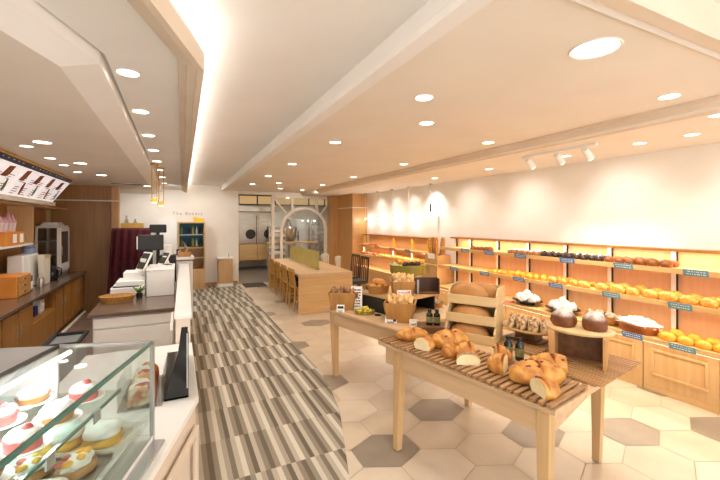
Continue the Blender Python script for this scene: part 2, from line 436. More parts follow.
# ------------------------------------------------------------------ kitchen behind
S(MB().box(1.2, 5.2, 10.4, 14.4, -.1, -.002).build('floor_kitchen', 'greyfloor'))
S(MB().box(1.2, 5.2, 14.2, 14.4, 0, 2.75).build('wall_kitchen_back', 'wall'))
S(MB().box(1.1, 1.2, 10.55, 14.4, 0, 2.75).box(5.1, 5.2, 10.55, 14.4, 0, 2.75).build('wall_kitchen_side', 'wall'))
S(MB().box(1.1, 5.2, 10.55, 14.4, 2.6, 2.7).build('ceiling_kitchen', 'ceil'))
tag(bx('floor_mat', 'matt', None, (1.55, 2.1, 9.72, 10.35, .0005, .012)), 'dark floor mat at the kitchen doorway', 'mat')
kc = T('kitchen_cabinet', 'long wooden low cabinet with four doors under the steel oven', 'cabinet', (1.3, 13.3, 0))
bx('carcass', 'caramel', kc, (0, 1.8, 0, .7, .30, .89))
for q in range(3): bx('door', 'oakx', kc, (.02+q*.6, .60+q*.6, -.02, 0, .34, .87), .004)
for q in (.1, 1.7): bx('leg', 'blackm', kc, (q-.03, q+.03, .1, .16, 0, .30))
ov = T('deck_oven', 'wide stainless oven with round dark door knobs on the wooden cabinet', 'oven', (1.3, 13.3, .89))
bx('body', 'steel', ov, (0, 1.8, .02, .7, 0, 1.1), .006)
for q, kx in ((.0, 1.18-.08), (.62, 1.0), (1.24, 1.7)):
    d = bx('door', 'steel', ov, (q+.01, q+.55, -.02, .02, .03, .95), .004)
for kx in (.98, 1.60):
    MB().cyl((kx, -.035, .34), (kx, -.02, .34), .17, n=24).build('round_vent', 'blackm', ov)
bx('gap_strip', 'blackm', ov, (1.17, 1.19, -.028, .02, 0, .98))
hd = T('extractor_hood', 'stainless extractor hood band above the oven', 'hood', (1.22, 12.85, 2.0))
MB().prism([(0, 0), (1.9, 0), (1.9, .2), (0, .2)], 0, 1.1, 'y').build('canopy', 'steel', hd, bevel=.005)
tr = T('transom_frame', 'dark framed transom with warm panes above the hood', 'window frame', (1.22, 12.8, 2.22))
mb = MB()
for q in range(7): mb.box(q*.6-.02, q*.6+.02, 0, .05, 0, .33)
mb.box(0, 3.85, 0, .05, .30, .33).box(0, 3.85, 0, .05, 0, .03); mb.build('mullions', 'blackm', tr)
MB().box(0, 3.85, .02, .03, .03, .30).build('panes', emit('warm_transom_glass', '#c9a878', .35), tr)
# racks in the kitchen behind the arch
rk = T('bakery_rack', 'dark rack of bread trays behind the right of the arch', 'rack', (4.2, 12.0, 0))
mb = MB()
for a in (0, .5):
    for b in (0, .5): mb.box(a-.012, a+.012, b-.012, b+.012, 0, 1.75)
mb.build('upright', 'steel', rk)
for q in range(8): bx('tray', 'caramel', rk, (.01, .49, .01, .49, .35+q*.17, .37+q*.17))
for k, (x, y, w, h, lab) in enumerate([(2.85, 12.6, .7, 1.5, 'tall steel mixer cabinet behind the middle of the arch'), (3.6, 13.4, .8, 1.75, 'far steel cabinet at the back of the kitchen')]):
    u = T('steel_cabinet', lab, 'cabinet', (x, y, 0))
    bx('body', 'steel', u, (0, w, 0, .6, .1, h), .006); bx('door', 'steel', u, (.03, w-.03, -.02, 0, .14, h-.05), .004)
    bx('handle', 'blackm', u, (w*.5-.02, w*.5+.02, -.045, -.02, h*.55, h*.75)); bx('plinth', 'blackm', u, (.03, w-.03, .03, .57, 0, .1))
mx = T('dough_mixer', 'round steel mixer head above the cabinets behind the arch', 'mixer', (3.35, 12.15, 0))
MB().lathe([(.18, 0), (.18, .9), (.12, 1.0), (.2, 1.15), (.24, 1.45), (.2, 1.5)], 24).build('bowl', 'steel', mx, smooth=True)
MB().cyl((0, .1, .9), (0, .1, 1.85), .06).cyl((0, .25, 1.8), (0, -.2, 1.8), .12).build('head', 'steel', mx, smooth=True)
tb = T('kitchen_table', 'wooden work table in the kitchen behind the acrylic divider', 'table', (2.5, 11.22, 0))
bx('top', 'oakx', tb, (0, 1.5, 0, .6, .98, 1.02)); 
for a in (.04, 1.42):
    for b in (.04, .52): bx('leg', 'steel', tb, (a, a+.04, b, b+.04, 0, .98))
sb = T('proofing_tray_stack', 'stack of white trays on a rack behind left post of the arch', 'tray stack', (2.42, 10.62, 0))
mb = MB()
for a in (0, .36):
    for b in (0, .36): mb.box(a, a+.02, b, b+.02, 0, 1.5)
mb.build('rack_frame', 'offwhite', sb)
for q in range(4): MB().box(-.02, .4, -.02, .4, .72+q*.17, .74+q*.17).box(.02, .36, .02, .36, .74+q*.17, .80+q*.17).build('tray', 'white' if q % 2 else 'offwhite', sb)
# arch screen
ar = T('arch_screen', 'cream wooden arch screen with struts in front of the kitchen', 'screen', (0, 10.46, 0))
mb = MB().box(2.36, 2.44, -.04, .04, 0, 2.4).build('post', 'offwhite', ar)
MB().box(4.15, 4.23, -.04, .04, 0, 2.4).build('post', 'offwhite', ar)
MB().box(2.44, 4.15, -.035, .035, 2.33, 2.4).build('top_rail', 'offwhite', ar)
acx, ri, ro, zs = 3.30, .62, .70, 1.39
V = []; F = []; n = 28
for k in range(n+1):
    t = pi*k/n
    for r in (ri, ro):
        for y in (-.035, .035): V.append((acx - r*cos(t), y, zs + r*sin(t)))
for k in range(n):
    a = k*4; b = a+4
    F += [(a, b, b+1, a+1), (a+2, a+3, b+3, b+2), (a, a+2, b+2, b), (a+1, b+1, b+3, a+3)]
MB().add(V, F).box(acx-ro, acx-ri, -.035, .035, 0, zs).box(acx+ri, acx+ro, -.035, .035, 0, zs).build('arch', 'offwhite', ar)
MB().tube([(2.42, 0, 2.34), (acx-.50, 0, zs+.48)], .03, 4).build('strut', 'offwhite', ar)
MB().tube([(4.17, 0, 2.34), (acx+.50, 0, zs+.48)], .03, 4).build('strut', 'offwhite', ar)
for x in (2.95, 3.68): MB().box(x-.03, x+.03, -.03, .03, zs+.6, 2.34).build('mullion', 'offwhite', ar)
for (x0, x1, zz) in ((2.44, 2.60, 1.40), (2.44, 2.60, .80), (4.0, 4.15, 1.40), (4.0, 4.15, .95)): MB().box(x0, x1, -.03, .03, zz-.03, zz+.03).build('cross_rail', 'offwhite', ar)
MB().box(2.44, 4.15, .0, .006, .3, 2.33).build('glass_pane', 'glass', ar)
for x, y, e in ((2.0, 12.0, 45), (3.2, 11.5, 30), (3.6, 13.0, 40), (2.3, 11.2, 15)): spot((x, y, 2.55), e, WARM, 150)

# back wall shop fittings
w = bpy.data.curves.new('wall_lettering', 'FONT'); w.body = 'The Bakery'; w.size = .10; w.extrude = .006; w.space_character = 1.5
tmp = bpy.data.objects.new('tmp', w); C.objects.link(tmp); bpy.context.view_layer.update()
me_ = bpy.data.meshes.new_from_object(tmp.evaluated_get(bpy.context.evaluated_depsgraph_get())); bpy.data.objects.remove(tmp)
o = bpy.data.objects.new('wall_lettering', me_); C.objects.link(o); o.location = (-.10, 10.39, 1.83); o.rotation_euler = (pi/2, 0, 0); o.data.materials.clear(); o.data.materials.append(M['softink'])
tag(o, 'small grey letters spelling The Bakery on the white back wall', 'sign')
cl = T('drinks_cooler', 'wooden drinks cooler with teal lit shelves against the back wall', 'cooler', (.02, 9.95, 0))
MB().box(0, .03, 0, .43, 0, 1.65).box(.57, .60, 0, .43, 0, 1.65).box(.03, .57, .40, .43, 0, 1.65).box(.03, .57, 0, .40, 1.62, 1.65).box(.03, .57, 0, .4, 0, .12).build('carcass', 'oakz', cl, bevel=.003)
bx('cooler_back', 'tealglow', cl, (.03, .57, .38, .40, 1.05, 1.62)); bx('shelf', 'grey', cl, (.03, .57, .02, .38, 1.33, 1.345))
for zz in (1.03, .78, .50): bx('shelf', 'oakx', cl, (.03, .57, .01, .40, zz-.02, zz))
bx('door', 'oakz', cl, (.03, .57, -.01, .01, .12, .48), .003)
for zz in (1.05, 1.346):
    for k in range(6):
        b = MB().lathe([(.028, 0), (.03, .12), (.012, .16), (.012, .2)], 10).build('drink_bottle', ['leaf', 'darkblue', 'bottle', 'olive', 'grey', 'bottle'][k], None, True, loc=(.10+.085*k, 10.13, zz))
        tag(b, 'small %s drink bottle on the cooler\'s %s shelf, %s from its left side' % (['green', 'blue', 'dark', 'olive', 'silver', 'black'][k], 'lower' if zz < 1.2 else 'upper', ['first', 'second', 'third', 'fourth', 'fifth', 'sixth'][k]), 'bottle', 'bottles in the drinks cooler')
tag(MB().prism([(0, 0), (.24, 0), (.24, .09), (.10, .09), (.08, .12), (0, .12)], 0, .03, 'y').build('yellow_sign', 'yellow', None, loc=(.36, 10.0, 1.65), bevel=.003), 'small yellow sign board on top of the drinks cooler', 'sign')
tag(bx('white_partition', 'white', None, (-.40, .01, 10.0, 10.38, 0.006, 1.70)), 'plain white partition panel beside the drinks cooler', 'panel')
wb = T('waste_station', 'wooden waste station with white top and base by the kitchen doorway', 'bin', (.94, 10.05, .008))
bx('base', 'white', wb, (-.01, .35, -.01, .33, 0, .08)); bx('cabinet', 'oakz', wb, (0, .34, 0, .33, .08, .70), .004); bx('top', 'white', wb, (-.02, .36, -.02, .33, .70, .735), .004)
tag(MB().lathe([(.012, 0), (.012, .06), (.006, .07), (.006, .1)], 10).build('sanitiser_bottle', 'grey', None, True, loc=(1.2, 10.2, .743)), 'tiny pump bottle standing on the waste station', 'bottle')

# ================================================================== RIGHT WALL SHELVING
SZ_U, SZ_L, SZ_B = 1.205, .89, .54
ends = [.94, 1.53, 2.12, 2.70, 3.28, 3.86, 4.44, 5.02, 5.40]
names = ['at the right edge of the view', 'below the yellow buns', 'below the sugar-topped tart', 'below the wicker bread tray', 'below the second white pastry plate', 'below the first white pastry plate', 'behind the bread box tower', 'at the far end of the main wall shelving']
for k in range(8):
    y0, y1 = ends[k]+.004, ends[k+1]-.004
    u = T('base_cabinet', 'oak base cabinet with a raised panel %s' % names[k], 'cabinet', (4.17, y0, 0), 0, 'base cabinets along the right wall')
    w = y1-y0
    bx('body', 'oakz', u, (.02, .42, 0, w, .06, .50), 0)
    bx('plinth', 'oak', u, (0, .4, 0, w, 0, .06), .002)
    bx('front', 'oakz', u, (0, .02, 0, w, .06, .50), .003)
    a, b, c, d = .07, w-.07, .16, .42
    f = MB().box(-.014, 0, a, b, c, c+.025).box(-.014, 0, a, b, d-.025, d).box(-.014, 0, a, a+.025, c+.025, d-.025).box(-.014, 0, b-.025, b, c+.025, d-.025)
    f.build('panel_moulding', 'oakz', u, bevel=.005)
bs = T('wall_bench', 'long oak bench top running along the right wall', 'shelf', (4.1, .94, .50))
bx('slab', 'shelfw', bs, (0, .49, 0, 4.46, 0, .025), .003); bx('front_lip', 'shelfw', bs, (-.012, .0, 0, 4.46, -.005, .04), .003)
def wall_shelf(name, label, x, y0, y1, z):
    s = T(name, label, 'shelf', (x, y0, z))
    bx('board', 'shelfw', s, (0, 4.575-x, 0, y1-y0, -.025, 0), .002); bx('front_lip', 'shelfw', s, (-.012, 0, 0, y1-y0, -.042, .008), .002)
    bx('light_strip', 'led', s, (.06, .075, .03, y1-y0-.03, -.034, -.0255), 0)
    return s
wall_shelf('display_shelf', 'upper oak shelf of the main wall display', 4.22, .9, 5.38, SZ_U)
wall_shelf('display_shelf', 'lower oak shelf of the main wall display', 4.18, .9, 5.38, SZ_L)
bp = T('shelf_back_panel', 'peach wood back panel with top rail behind the main wall shelves', 'panel', (4.575, .9, .525))
bx('board', 'backw', bp, (0, .02, 0, 4.5, 0, .83), 0); bx('top_rail', 'caramel', bp, (-.12, .02, 0, 4.5, .83, .855), .002)
for i, y in enumerate((.94, 1.45, 2.03, 2.66, 3.22, 3.80, 4.37, 4.98, 5.36)):
    u = T('shelf_upright', 'pale upright post between the main wall shelves', 'post', (4.54, y, .525), 0, 'uprights of the main wall shelving')
    bx('post', 'white', u, (0, .034, -.022, .022, 0, .829), .002); bx('edge_channel', 'blackm', u, (-.001, .03, -.027, -.022, 0, .829), 0)
# rear unit on the same wall
RY0, RY1 = 5.96, 8.82
rb = T('rear_cabinet', 'oak base cabinet run under the far wall shelves', 'cabinet', (4.17, RY0, 0))
bx('body', 'oakz', rb, (0, .42, 0, RY1-RY0, .06, .525), .003); bx('plinth', 'oak', rb, (.01, .4, 0, RY1-RY0, 0, .06))
for k in range(4): bx('door', 'oakz', rb, (-.015, 0, .03+k*.71, .69+k*.71, .1, .48), .004)
wall_shelf('display_shelf', 'upper shelf of the far wall display with red price plates', 4.25, RY0, RY1, 1.06)
wall_shelf('display_shelf', 'lower shelf of the far wall display', 4.2, RY0, RY1, .85)
bp = T('shelf_back_panel', 'orange wood back panel behind the far wall shelves', 'panel', (4.575, RY0, .525))
bx('board', 'backw', bp, (0, .02, 0, RY1-RY0, 0, .79), 0); bx('top_rail', 'caramel', bp, (-.2, .02, 0, RY1-RY0, .79, .815), .002)
for y in (6.0, 7.3, 8.78, 6.55):
    u = T('shelf_upright', 'upright post with light strip in the far wall display', 'post', (4.40, y, .525), 0, 'uprights of the far wall shelving')
    bx('post', 'goldp', u, (0, .05, -.022, .022, .0, .79), .002); bx('light_strip', 'led', u, (-.006, 0, -.008, .008, .34, .52), 0)
for y0, y1, z, x, e in ((.9, 5.38, SZ_U, 4.31, 9), (.9, 5.38, SZ_L, 4.31, 9), (RY0, RY1, 1.06, 4.32, 8), (RY0, RY1, .85, 4.32, 6)):
    area((x, (y0+y1)/2, z-.036), .02, y1-y0-.1, e, (1, .82, .58), (0, R(18), 0), 160, 'shelf_lamp')
area((4.44, 3.1, 1.352), .02, 4.3, 9, (1, .82, .58), (0, R(-15), 0), 160, 'shelf_lamp')
area((4.34, 7.4, 1.312), .02, 2.7, 5, (1, .76, .45), (0, R(10), 0), 160, 'shelf_lamp')
area((4.10, 3.15, .492), .02, 4.4, 7, (1, .82, .56), (0, R(25), 0), 150, 'bench_lamp')
tag(bx('bench_light', 'led', None, (4.108, 4.125, .98, 5.36, .4885, .4995), 0), 'light strip under the bench lip on the right wall', 'light strip')
# price plates
def plate(x, y, z, w, h, mat, label, group, tilt=-.25, nl=2, hook=True):
    t = T('price_plate', label, 'price plate', (x, y, z), 0, group)
    t.rotation_euler = (0, tilt, 0)
    bx('plate', mat, t, (-.006, 0, -w/2, w/2, -h/2, h/2), .001)
    mb = MB(); r = random.Random(int(y*100)); yy = -w*.42
    for q in range(nl):
        zz = h*(.2 - .36*q/max(1, nl-1)) if nl > 1 else 0; yy = -w*.40
        while yy < w*.34:
            l = r.uniform(.006, .02); mb.box(-.0075, -.006, yy, min(yy+l, w*.42), zz-h*.05, zz+h*.05); yy += l+.008
    mb.build('print', 'paper', t)
    return t
GU = 'blue price plates on the wall shelves'
up = [(1.71, 'teal', 'nearest the right edge'), (2.32, 'teal', 'under the orange-brown buns'), (2.95, 'blue', 'under the chocolate buns'), (3.63, 'blue', 'under the cream-topped buns'), (4.2, 'blue', 'under the small brown rolls'), (4.72, 'blue', 'at the far end of the shelf')]
for y, m, d in up: plate(4.200, y, SZ_U-.016, .185, .062, m, '%s price plate on the upper shelf, %s' % (m, d), GU)
lo = [(1.81, 'teal', 'under the nearest golden loaves'), (2.42, 'teal', 'below the middle golden loaves'), (3.07, 'blue', 'under the croissants'), (3.62, 'blue', 'under the yellow buns'), (4.25, 'blue', 'under the pale fruit buns'), (4.95, 'blue', 'at the far end of the shelf')]
for y, m, d in lo: plate(4.160, y, SZ_L-.016, .185, .062, m, '%s price plate on the lower shelf, %s' % (m, d), GU)
plate(4.08, 1.76, SZ_B-.022, .20, .06, 'teal', 'teal price plate on the bench below the yellow buns', GU)
plate(4.08, 2.17, SZ_B-.022, .185, .06, 'blue', 'blue price plate on the bench below the sugar-topped tart', GU)
for y, m, d in ((6.45, 'teal', 'teal price plate on the far upper shelf near the gap'), (7.05, 'pinkp', 'red price plate on the far upper shelf, nearer one'), (7.75, 'pinkp', 'red price plate on the far upper shelf, farther one')):
    plate(4.23, y, 1.06, .26 if m == 'pinkp' else .2, .065, m, d, 'price plates on the far wall shelf')

# --- breads on the shelves
def proto(name, mats, dims, label, group, **k):
    return loaf(name, mats, label, 'bread', (0, 0, -5), 0, dims, group, **k)
def rows(p, y0, y1, n, xs, z, rz=0, jr=.25, sc=.08, seed=1):
    r = random.Random(seed); first = True
    for x in xs:
        for k in range(n):
            y = y0 + (y1-y0)*(k+.5)/n + r.uniform(-.006, .006); s = 1 + r.uniform(-sc, sc)
            loc = (x + r.uniform(-.008, .008), y, z); a = rz + r.uniform(-jr, jr)
            if first: p.location = loc; p.rotation_euler = (0, 0, a); p.scale = (s, s, s); first = False
            else: dup(p, loc, a, scale=(s, s, s))
uz, lz, bz = SZ_U+.0005, SZ_L+.0005, SZ_B-.0145
X2 = (4.28, 4.42)
rows(proto('bread_roll', 'crustd', (.11, .08, .06), 'small brown roll at the far end of the upper wall shelf', 'small brown rolls on the upper shelf'), 4.22, 4.68, 5, (4.30,), uz, seed=2)
p = T('cream_bun', 'cream-topped bun on the upper wall shelf beside the chocolate buns', 'bread', (0, 0, 0), 0, 'cream-topped buns on the upper shelf')
loaf('bun', 'crustl', '', '', (0, 0, 0), 0, (.095, .08, .06), parent=p); loaf('cream_topping', 'icing', '', '', (0, 0, .048), 0, (.07, .05, .02), parent=p, amp=.2)
rows(p, 3.38, 3.92, 6, X2, uz, seed=3)
p = T('chocolate_bun', 'dark chocolate bun with white icing on the upper wall shelf', 'bread', (0, 0, 0), 0, 'chocolate buns on the upper shelf')
loaf('bun', 'choc', '', '', (0, 0, 0), 0, (.11, .08, .07), parent=p); loaf('icing', 'icing', '', '', (0, 0, .06), 0, (.055, .02, .014), parent=p, amp=.2)
rows(p, 2.57, 3.36, 9, X2, uz, seed=4)
rows(proto('glazed_bun', 'crustd', (.105, .095, .075), 'orange-brown glazed bun on the upper wall shelf', 'glazed buns on the upper shelf', seed=2), 1.92, 2.56, 6, X2, uz, seed=5)
p = T('fruit_bun', 'pale yellow bun with dark fruit at the far end of the lower wall shelf', 'bread', (0, 0, 0), 0, 'fruit buns on the lower shelf')
loaf('bun', 'crusty', '', '', (0, 0, 0), 0, (.10, .075, .045), parent=p); loaf('fruit_piece', 'crustd', '', '', (.01, 0, .038), .6, (.05, .015, .014), parent=p)
rows(p, 3.92, 4.30, 4, X2, lz, seed=6)
rows(proto('yellow_bun', 'crusty', (.10, .085, .065), 'small yellow bun on the lower wall shelf beside the croissants', 'small yellow buns on the lower shelf', seed=3), 3.28, 3.9, 6, X2, lz, seed=7)
rows(proto('croissant', 'croiss', (.17, .085, .065), 'golden croissant on the lower wall shelf behind the second white pastry plate', 'croissants on the lower shelf', bend=.02, lobes=4, taper=.35, nv=24), 2.72, 3.26, 4, (4.28, 4.42), lz, rz=1.25, seed=8)
rows(proto('golden_loaf', 'croiss', (.185, .10, .085), 'long golden loaf in the near rows on the lower wall shelf', 'golden loaves on the lower shelf', score=.2, seed=5, nv=24), 1.10, 2.66, 10, (4.27, 4.42), lz, rz=1.2, seed=9)
rows(proto('yellow_roll', 'crusty', (.16, .11, .07), 'large yellow roll on the bench at the right edge', 'yellow rolls on the bench', seed=6, score=.12, nv=22), 1.18, 2.0, 6, (4.22, 4.38), bz, rz=1.1, seed=10)
# far wall display
rows(proto('dark_baguette', 'crustd', (.30, .06, .05), 'brown baguette on the far end of the far upper shelf', 'brown baguettes on the far upper shelf', score=.15), 8.2, 8.6, 3, (4.36,), 1.0605, seed=11)
rows(proto('small_loaf', 'croiss', (.16, .09, .06), 'orange loaf on the far wall display\'s lower shelf', 'orange loaves on the far lower shelf', score=.12), 6.05, 7.7, 13, (4.27, 4.44), .8505, rz=.3, seed=12)
rows(proto('seeded_roll', 'crustd', (.14, .09, .06), 'dark seeded roll at the far end of the far lower shelf', 'seeded rolls on the far lower shelf', score=.12), 7.85, 8.65, 5, (4.27,), .8505, rz=.3, seed=13)
# bench plates
def oval_plate(name, mat, label, loc, rx, ry, rz=0, h=.02, cat='plate', foot=0):
    o = MB().lathe(([(.5, 0), (.5, foot)] if foot else []) + [(.55, foot), (.9, foot+h*.5), (1, foot+h), (.96, foot+h), (.86, foot+h*.62), (.5, foot+h*.5)], 32, sx=rx, sy=ry).build(name, mat, None, True, loc=loc, rz=rz)
    return tag(o, label, cat)
r = random.Random(21)
for y, nm, x in ((3.62, 'first', 4.32), (3.08, 'second', 4.30)):
    oval_plate('dark_plate', 'blackm', 'dark oval plate holding the %s heap of white pastries on the bench' % ('farther' if nm == 'first' else 'nearer'), (x, y, bz), .165, .215, foot=.035)
    for k in range(7):
        a = 2*pi*k/6; q = (x + .08*cos(a), y + .12*sin(a), bz+.049) if k < 6 else (x, y, bz+.10)
        loaf('sugared_pastry', 'icing', 'white sugar-dusted pastry heaped on the %s dark plate' % ('farther' if nm == 'first' else 'nearer'), 'pastry', q, r.uniform(0, 6), (.13, .09, .085), 'white pastries on the %s plate' % nm, amp=.22, seed=k)
tag(bx('pink_label', 'pinkp', None, (4.12, 4.22, 3.75, 3.92, bz, bz+.03)), 'pink label box on the bench beside the white pastries', 'label')
# wicker tray of slices
wt = T('wicker_tray', 'oval olive wicker tray of dark slices on the bench', 'tray', (4.30, 2.58, bz))
MB().lathe([(.72, 0), (1, .085), (.97, .085), (.85, .05)], 32, sx=.15, sy=.20).build('basket', 'wicker', wt, True)
for k in range(8):
    q = (4.30 + r.uniform(-.08, .08), 2.58 + (k-3.5)*.035, bz+.051 + (k % 2)*.028)
    loaf('dark_slice', 'dust', 'brown sugar-dusted bread slice in the olive wicker tray', 'bread', q, r.uniform(-.5, .5), (.12, .06, .05), 'slices in the wicker tray', seed=k, amp=.15)
tt = T('sugared_tart', 'large dark oval tart topped with white sugar crumble on the bench', 'tart', (4.26, 2.20, bz))
MB().lathe([(.84, 0), (1, .085), (.97, .09), (.9, .07)], 36, sx=.15, sy=.185).build('crust_base', 'crustd', tt, True)
V, F, I = blob(.26, .32, .085, seed=4, amp=.28, freq=6, nu=36, nv=24); MB().add(V, F, I, Matrix.Translation((0, 0, .058))).build('sugar_crumble', 'icing', tt, True)
for k in range(9):
    a = k*.7+r.uniform(0, .5); rr_ = r.uniform(.03, .1)
    loaf('nut_crumb', 'crustd', '', '', (rr_*cos(a), rr_*1.2*sin(a), .10+.03*(1-rr_/.12)), a, (.04, .02, .02), parent=tt, nu=10, nv=6)
# baguette stand in the gap between the wall units
gp = T('corner_pedestal', 'oak pedestal filling the gap between the two wall displays', 'pedestal', (4.2, 5.45, 0))
bx('body', 'oakz', gp, (0, .39, 0, .47, .05, .84)); bx('top', 'oak', gp, (-.02, .39, 0, .47, .84, .87)); bx('plinth', 'oak', gp, (.02, .38, .01, .46, 0, .05))
bc = T('baguette_crate', 'orange wooden crate of upright baguettes in the wall gap', 'crate', (4.24, 5.49, .8705))
for a in ((0, .3, 0, .015, 0, .17), (0, .3, .375, .39, 0, .17), (0, .015, .015, .375, 0, .17), (.285, .3, .015, .375, 0, .17)): bx('side', 'oakx', bc, a)
bx('bottom', 'oakx', bc, (.015, .285, .015, .375, 0, .012)); bx('price_card', 'paper', bc, (-.006, 0, .08, .28, .10, .2))
for k in range(9):
    x, y = 4.28+.07*(k % 3), 5.54+.105*(k//3); tx, ty = r.uniform(-.04, .04), r.uniform(-.04, .04)
    pts = [(tx*q, ty*q, .49*q) for q in (0, .05, .3, .6, .9, 1)]
    b = MB().tube(pts, [.012, .022, .026, .026, .02, .006], 10).build('baguette', 'crustl' if k % 2 else 'croiss', None, True, loc=(x, y, .883))
    tag(b, 'upright baguette standing in the orange crate in the wall gap', 'bread', 'baguettes in the orange crate')

# round olive stand in front of the wall displays
os_ = T('round_stand', 'round olive display stand in front of the wall shelving', 'stand', (3.12, 4.75, 0))
MB().lathe([(.2, 0), (.2, .02), (.07, .05), (.07, .82), (.23, .88)], 32).build('pedestal', 'walnut', os_, True)
MB().lathe([(.255, .88), (.27, .9), (.27, .99), (.28, .995), (.28, 1.015), (.26, 1.015)], 40).build('drum_top', 'olive', os_, True)
for k in range(3):
    loaf('chocolate_loaf', 'choc', 'dark chocolate loaf on the round olive stand', 'bread', (3.00+.09*k, 4.63-.02*k, 1.0155), .5, (.16, .08, .055), 'chocolate loaves on the round stand', seed=k)
for k in range(5):
    loaf('orange_pastry', 'fruit', 'orange pastry behind the chocolate loaves on the round stand', 'pastry', (3.06+.075*k, 4.86-.03*k, 1.0155), .4*k, (.09, .08, .06), 'orange pastries on the round stand', seed=k)

# ================================================================== TABLES
def frame_table(name, label, loc, rz, W, L, feet, tops, taper=False):
    t = T(name, label, 'table', loc, rz)
    bx('top', 'tablew', t, (0, W, 0, L, .695, .72), .003)
    bx('apron', 'tablew', t, (.035, .06, .05, L-.05, .56, .695), .002); bx('apron', 'tablew', t, (W-.06, W-.035, .3, L-.05, .62, .695), .002)
    bx('apron', 'oakx', t, (.06, W-.06, L-.075, L-.05, .56, .695), .002)
    MB().prism([(.06, .56), (.06, .695), (W-.06, .695), (W*.55, .66)] if taper else [(.06, .56), (.06, .695), (W-.06, .695), (W-.06, .56)], .05, .075, 'y').build('apron', 'tablew', t, bevel=.002)
    for (fx, fy), (cx, cy) in zip(feet, tops):
        V = [(x+a*r_, y+b*r_, z) for z, r_, x, y in ((0.004, .024, fx, fy), (.70, .036, cx, cy)) for a, b in ((-1, -1), (1, -1), (1, 1), (-1, 1))]
        l = MB().add(V, [(3, 2, 1, 0), (4, 5, 6, 7), (0, 1, 5, 4), (1, 2, 6, 5), (2, 3, 7, 6), (3, 0, 4, 7)]).build('leg', 'tablez', t, bevel=.003)
        MB().box(fx-.018, fx+.018, fy-.018, fy+.018, 0, .006).build('foot_pad', 'blackm', l)
    return t
A1 = R(10.7); B1 = Vector((1.665, 1.23))
ux, uy = Vector((cos(A1), sin(A1))), Vector((-sin(A1), cos(A1)))
frame_table('display_table', 'nearer pale wood display table with slatted trays of cut loaves', (B1.x, B1.y, 0), A1, 1.08, 1.365, ((.055, .08), (-.02, 1.12), (1.0, .2), (.93, 1.22)), ((.065, .08), (.06, 1.17), (.97, .18), (.95, 1.25)), True)
def t1(x, y): q = B1 + ux*x + uy*y; return (q.x, q.y)
A2 = R(14.7); B2 = Vector((1.715, 2.73)); vx, vy = Vector((cos(A2), sin(A2))), Vector((-sin(A2), cos(A2)))
frame_table('display_table', 'farther pale wood display table with breadstick crates and riser', (B2.x, B2.y, 0), A2, 1.08, 1.12, ((.065, .09), (.065, 1.0), (1.0, .09), (1.0, 1.0)), ((.065, .085), (.065, 1.03), (1.01, .085), (1.01, 1.03)))
# slatted trays on the near table
TZ = .7205
st = T('slatted_tray', 'dark brown slatted bread tray along the front of the near table', 'tray', (*t1(-.015, 0), TZ), A1)
MB().box(.04, .07, .02, 1.36, 0, .014).box(.34, .37, .02, 1.36, 0, .014).build('rail', 'slat', st)
mb = MB(); n = 31
for k in range(n): mb.box(0, .41, .012+k*.0437, .012+k*.0437+.026, .014, .028)
mb.build('slats', 'slat', st, bevel=.002)
bt = T('fine_slat_board', 'fine slatted board under the sugared round loaves stand', 'tray', (*t1(.425, -.035), TZ), A1)
mb = MB()
for k in range(17): mb.box(.035+k*.036, .035+k*.036+.022, .0, .46, .008, .020)
mb.build('slats', 'finewood', bt); MB().box(.035, .64, .05, .08, 0, .008).box(.035, .64, .40, .43, 0, .008).build('rail', 'slat', bt)
bt = T('fine_slat_board', 'fine slatted board under the plate of fruit bread slices', 'tray', (*t1(.645, .445), TZ), A1)
mb = MB()
for k in range(12): mb.box(.0+k*.036, .0+k*.036+.022, .0, .38, .008, .020)
mb.build('slats', 'finewood', bt); MB().box(.0, .41, .04, .07, 0, .008).box(.0, .41, .30, .33, 0, .008).build('rail', 'slat', bt)
BZ = TZ + .028
# cut loaves on the tray : pixel positions were unprojected onto the tray plane
def berries(o, n, lx, ly, lz, seed):
    r_ = random.Random(seed)
    for k in range(n):
        a = r_.uniform(-.6, .6); b = r_.uniform(-.7, .5)
        loaf('cranberry', 'berry', '', '', (a*lx/2, b*ly/2, lz*(.93-.34*(a*a+b*b))), 0, (.022, .018, .012), parent=o, nu=8, nv=6)
LB = [
 ('crust', (.25, .13, .09), (1.63, 2.42), -.35, None, 0, 'far-end golden loaf on the brown slatted tray'),
 ('crust', (.20, .14, .09), (1.58, 2.19), -2.75, .35, 0, 'golden loaf with a white cut face near the far end of the slatted tray'),
 ('crust', (.29, .20, .12), (1.79, 2.17), -.2, None, 5, 'big golden loaf at the far half of the slatted tray'),
 ('crust', (.12, .11, .085), (1.65, 2.0), .2, None, 0, 'small round golden bun in the middle of the slatted tray'),
 ('crust', (.21, .15, .085), (1.645, 1.82), -2.15, .0, 0, 'golden half loaf showing its pale cut face beside the small round bun'),
 ('crust', (.20, .13, .10), (1.745, 1.93), -.45, .3, 3, 'cranberry half loaf next to another half, cut face turned right'),
 ('crust', (.18, .13, .10), (1.875, 1.80), 2.45, .25, 3, 'golden half loaf leaning toward its other half, before the two bottles'),
 ('crust', (.19, .14, .105), (1.765, 1.65), -1.0, .15, 0, 'upright golden half loaf with pale cut face beside the big cranberry loaf'),
 ('crust', (.32, .18, .115), (1.84, 1.475), -.40, None, 12, 'biggest cranberry loaf at the near end of the slatted tray'),
 ('crust', (.27, .13, .10), (2.06, 1.545), -.75, .55, 4, 'cut cranberry loaf behind the biggest cranberry loaf'),
 ('crust', (.19, .145, .085), (1.715, 1.345), 2.85, .25, 2, 'nearest golden half loaf with its pale cut face toward the aisle'),
]
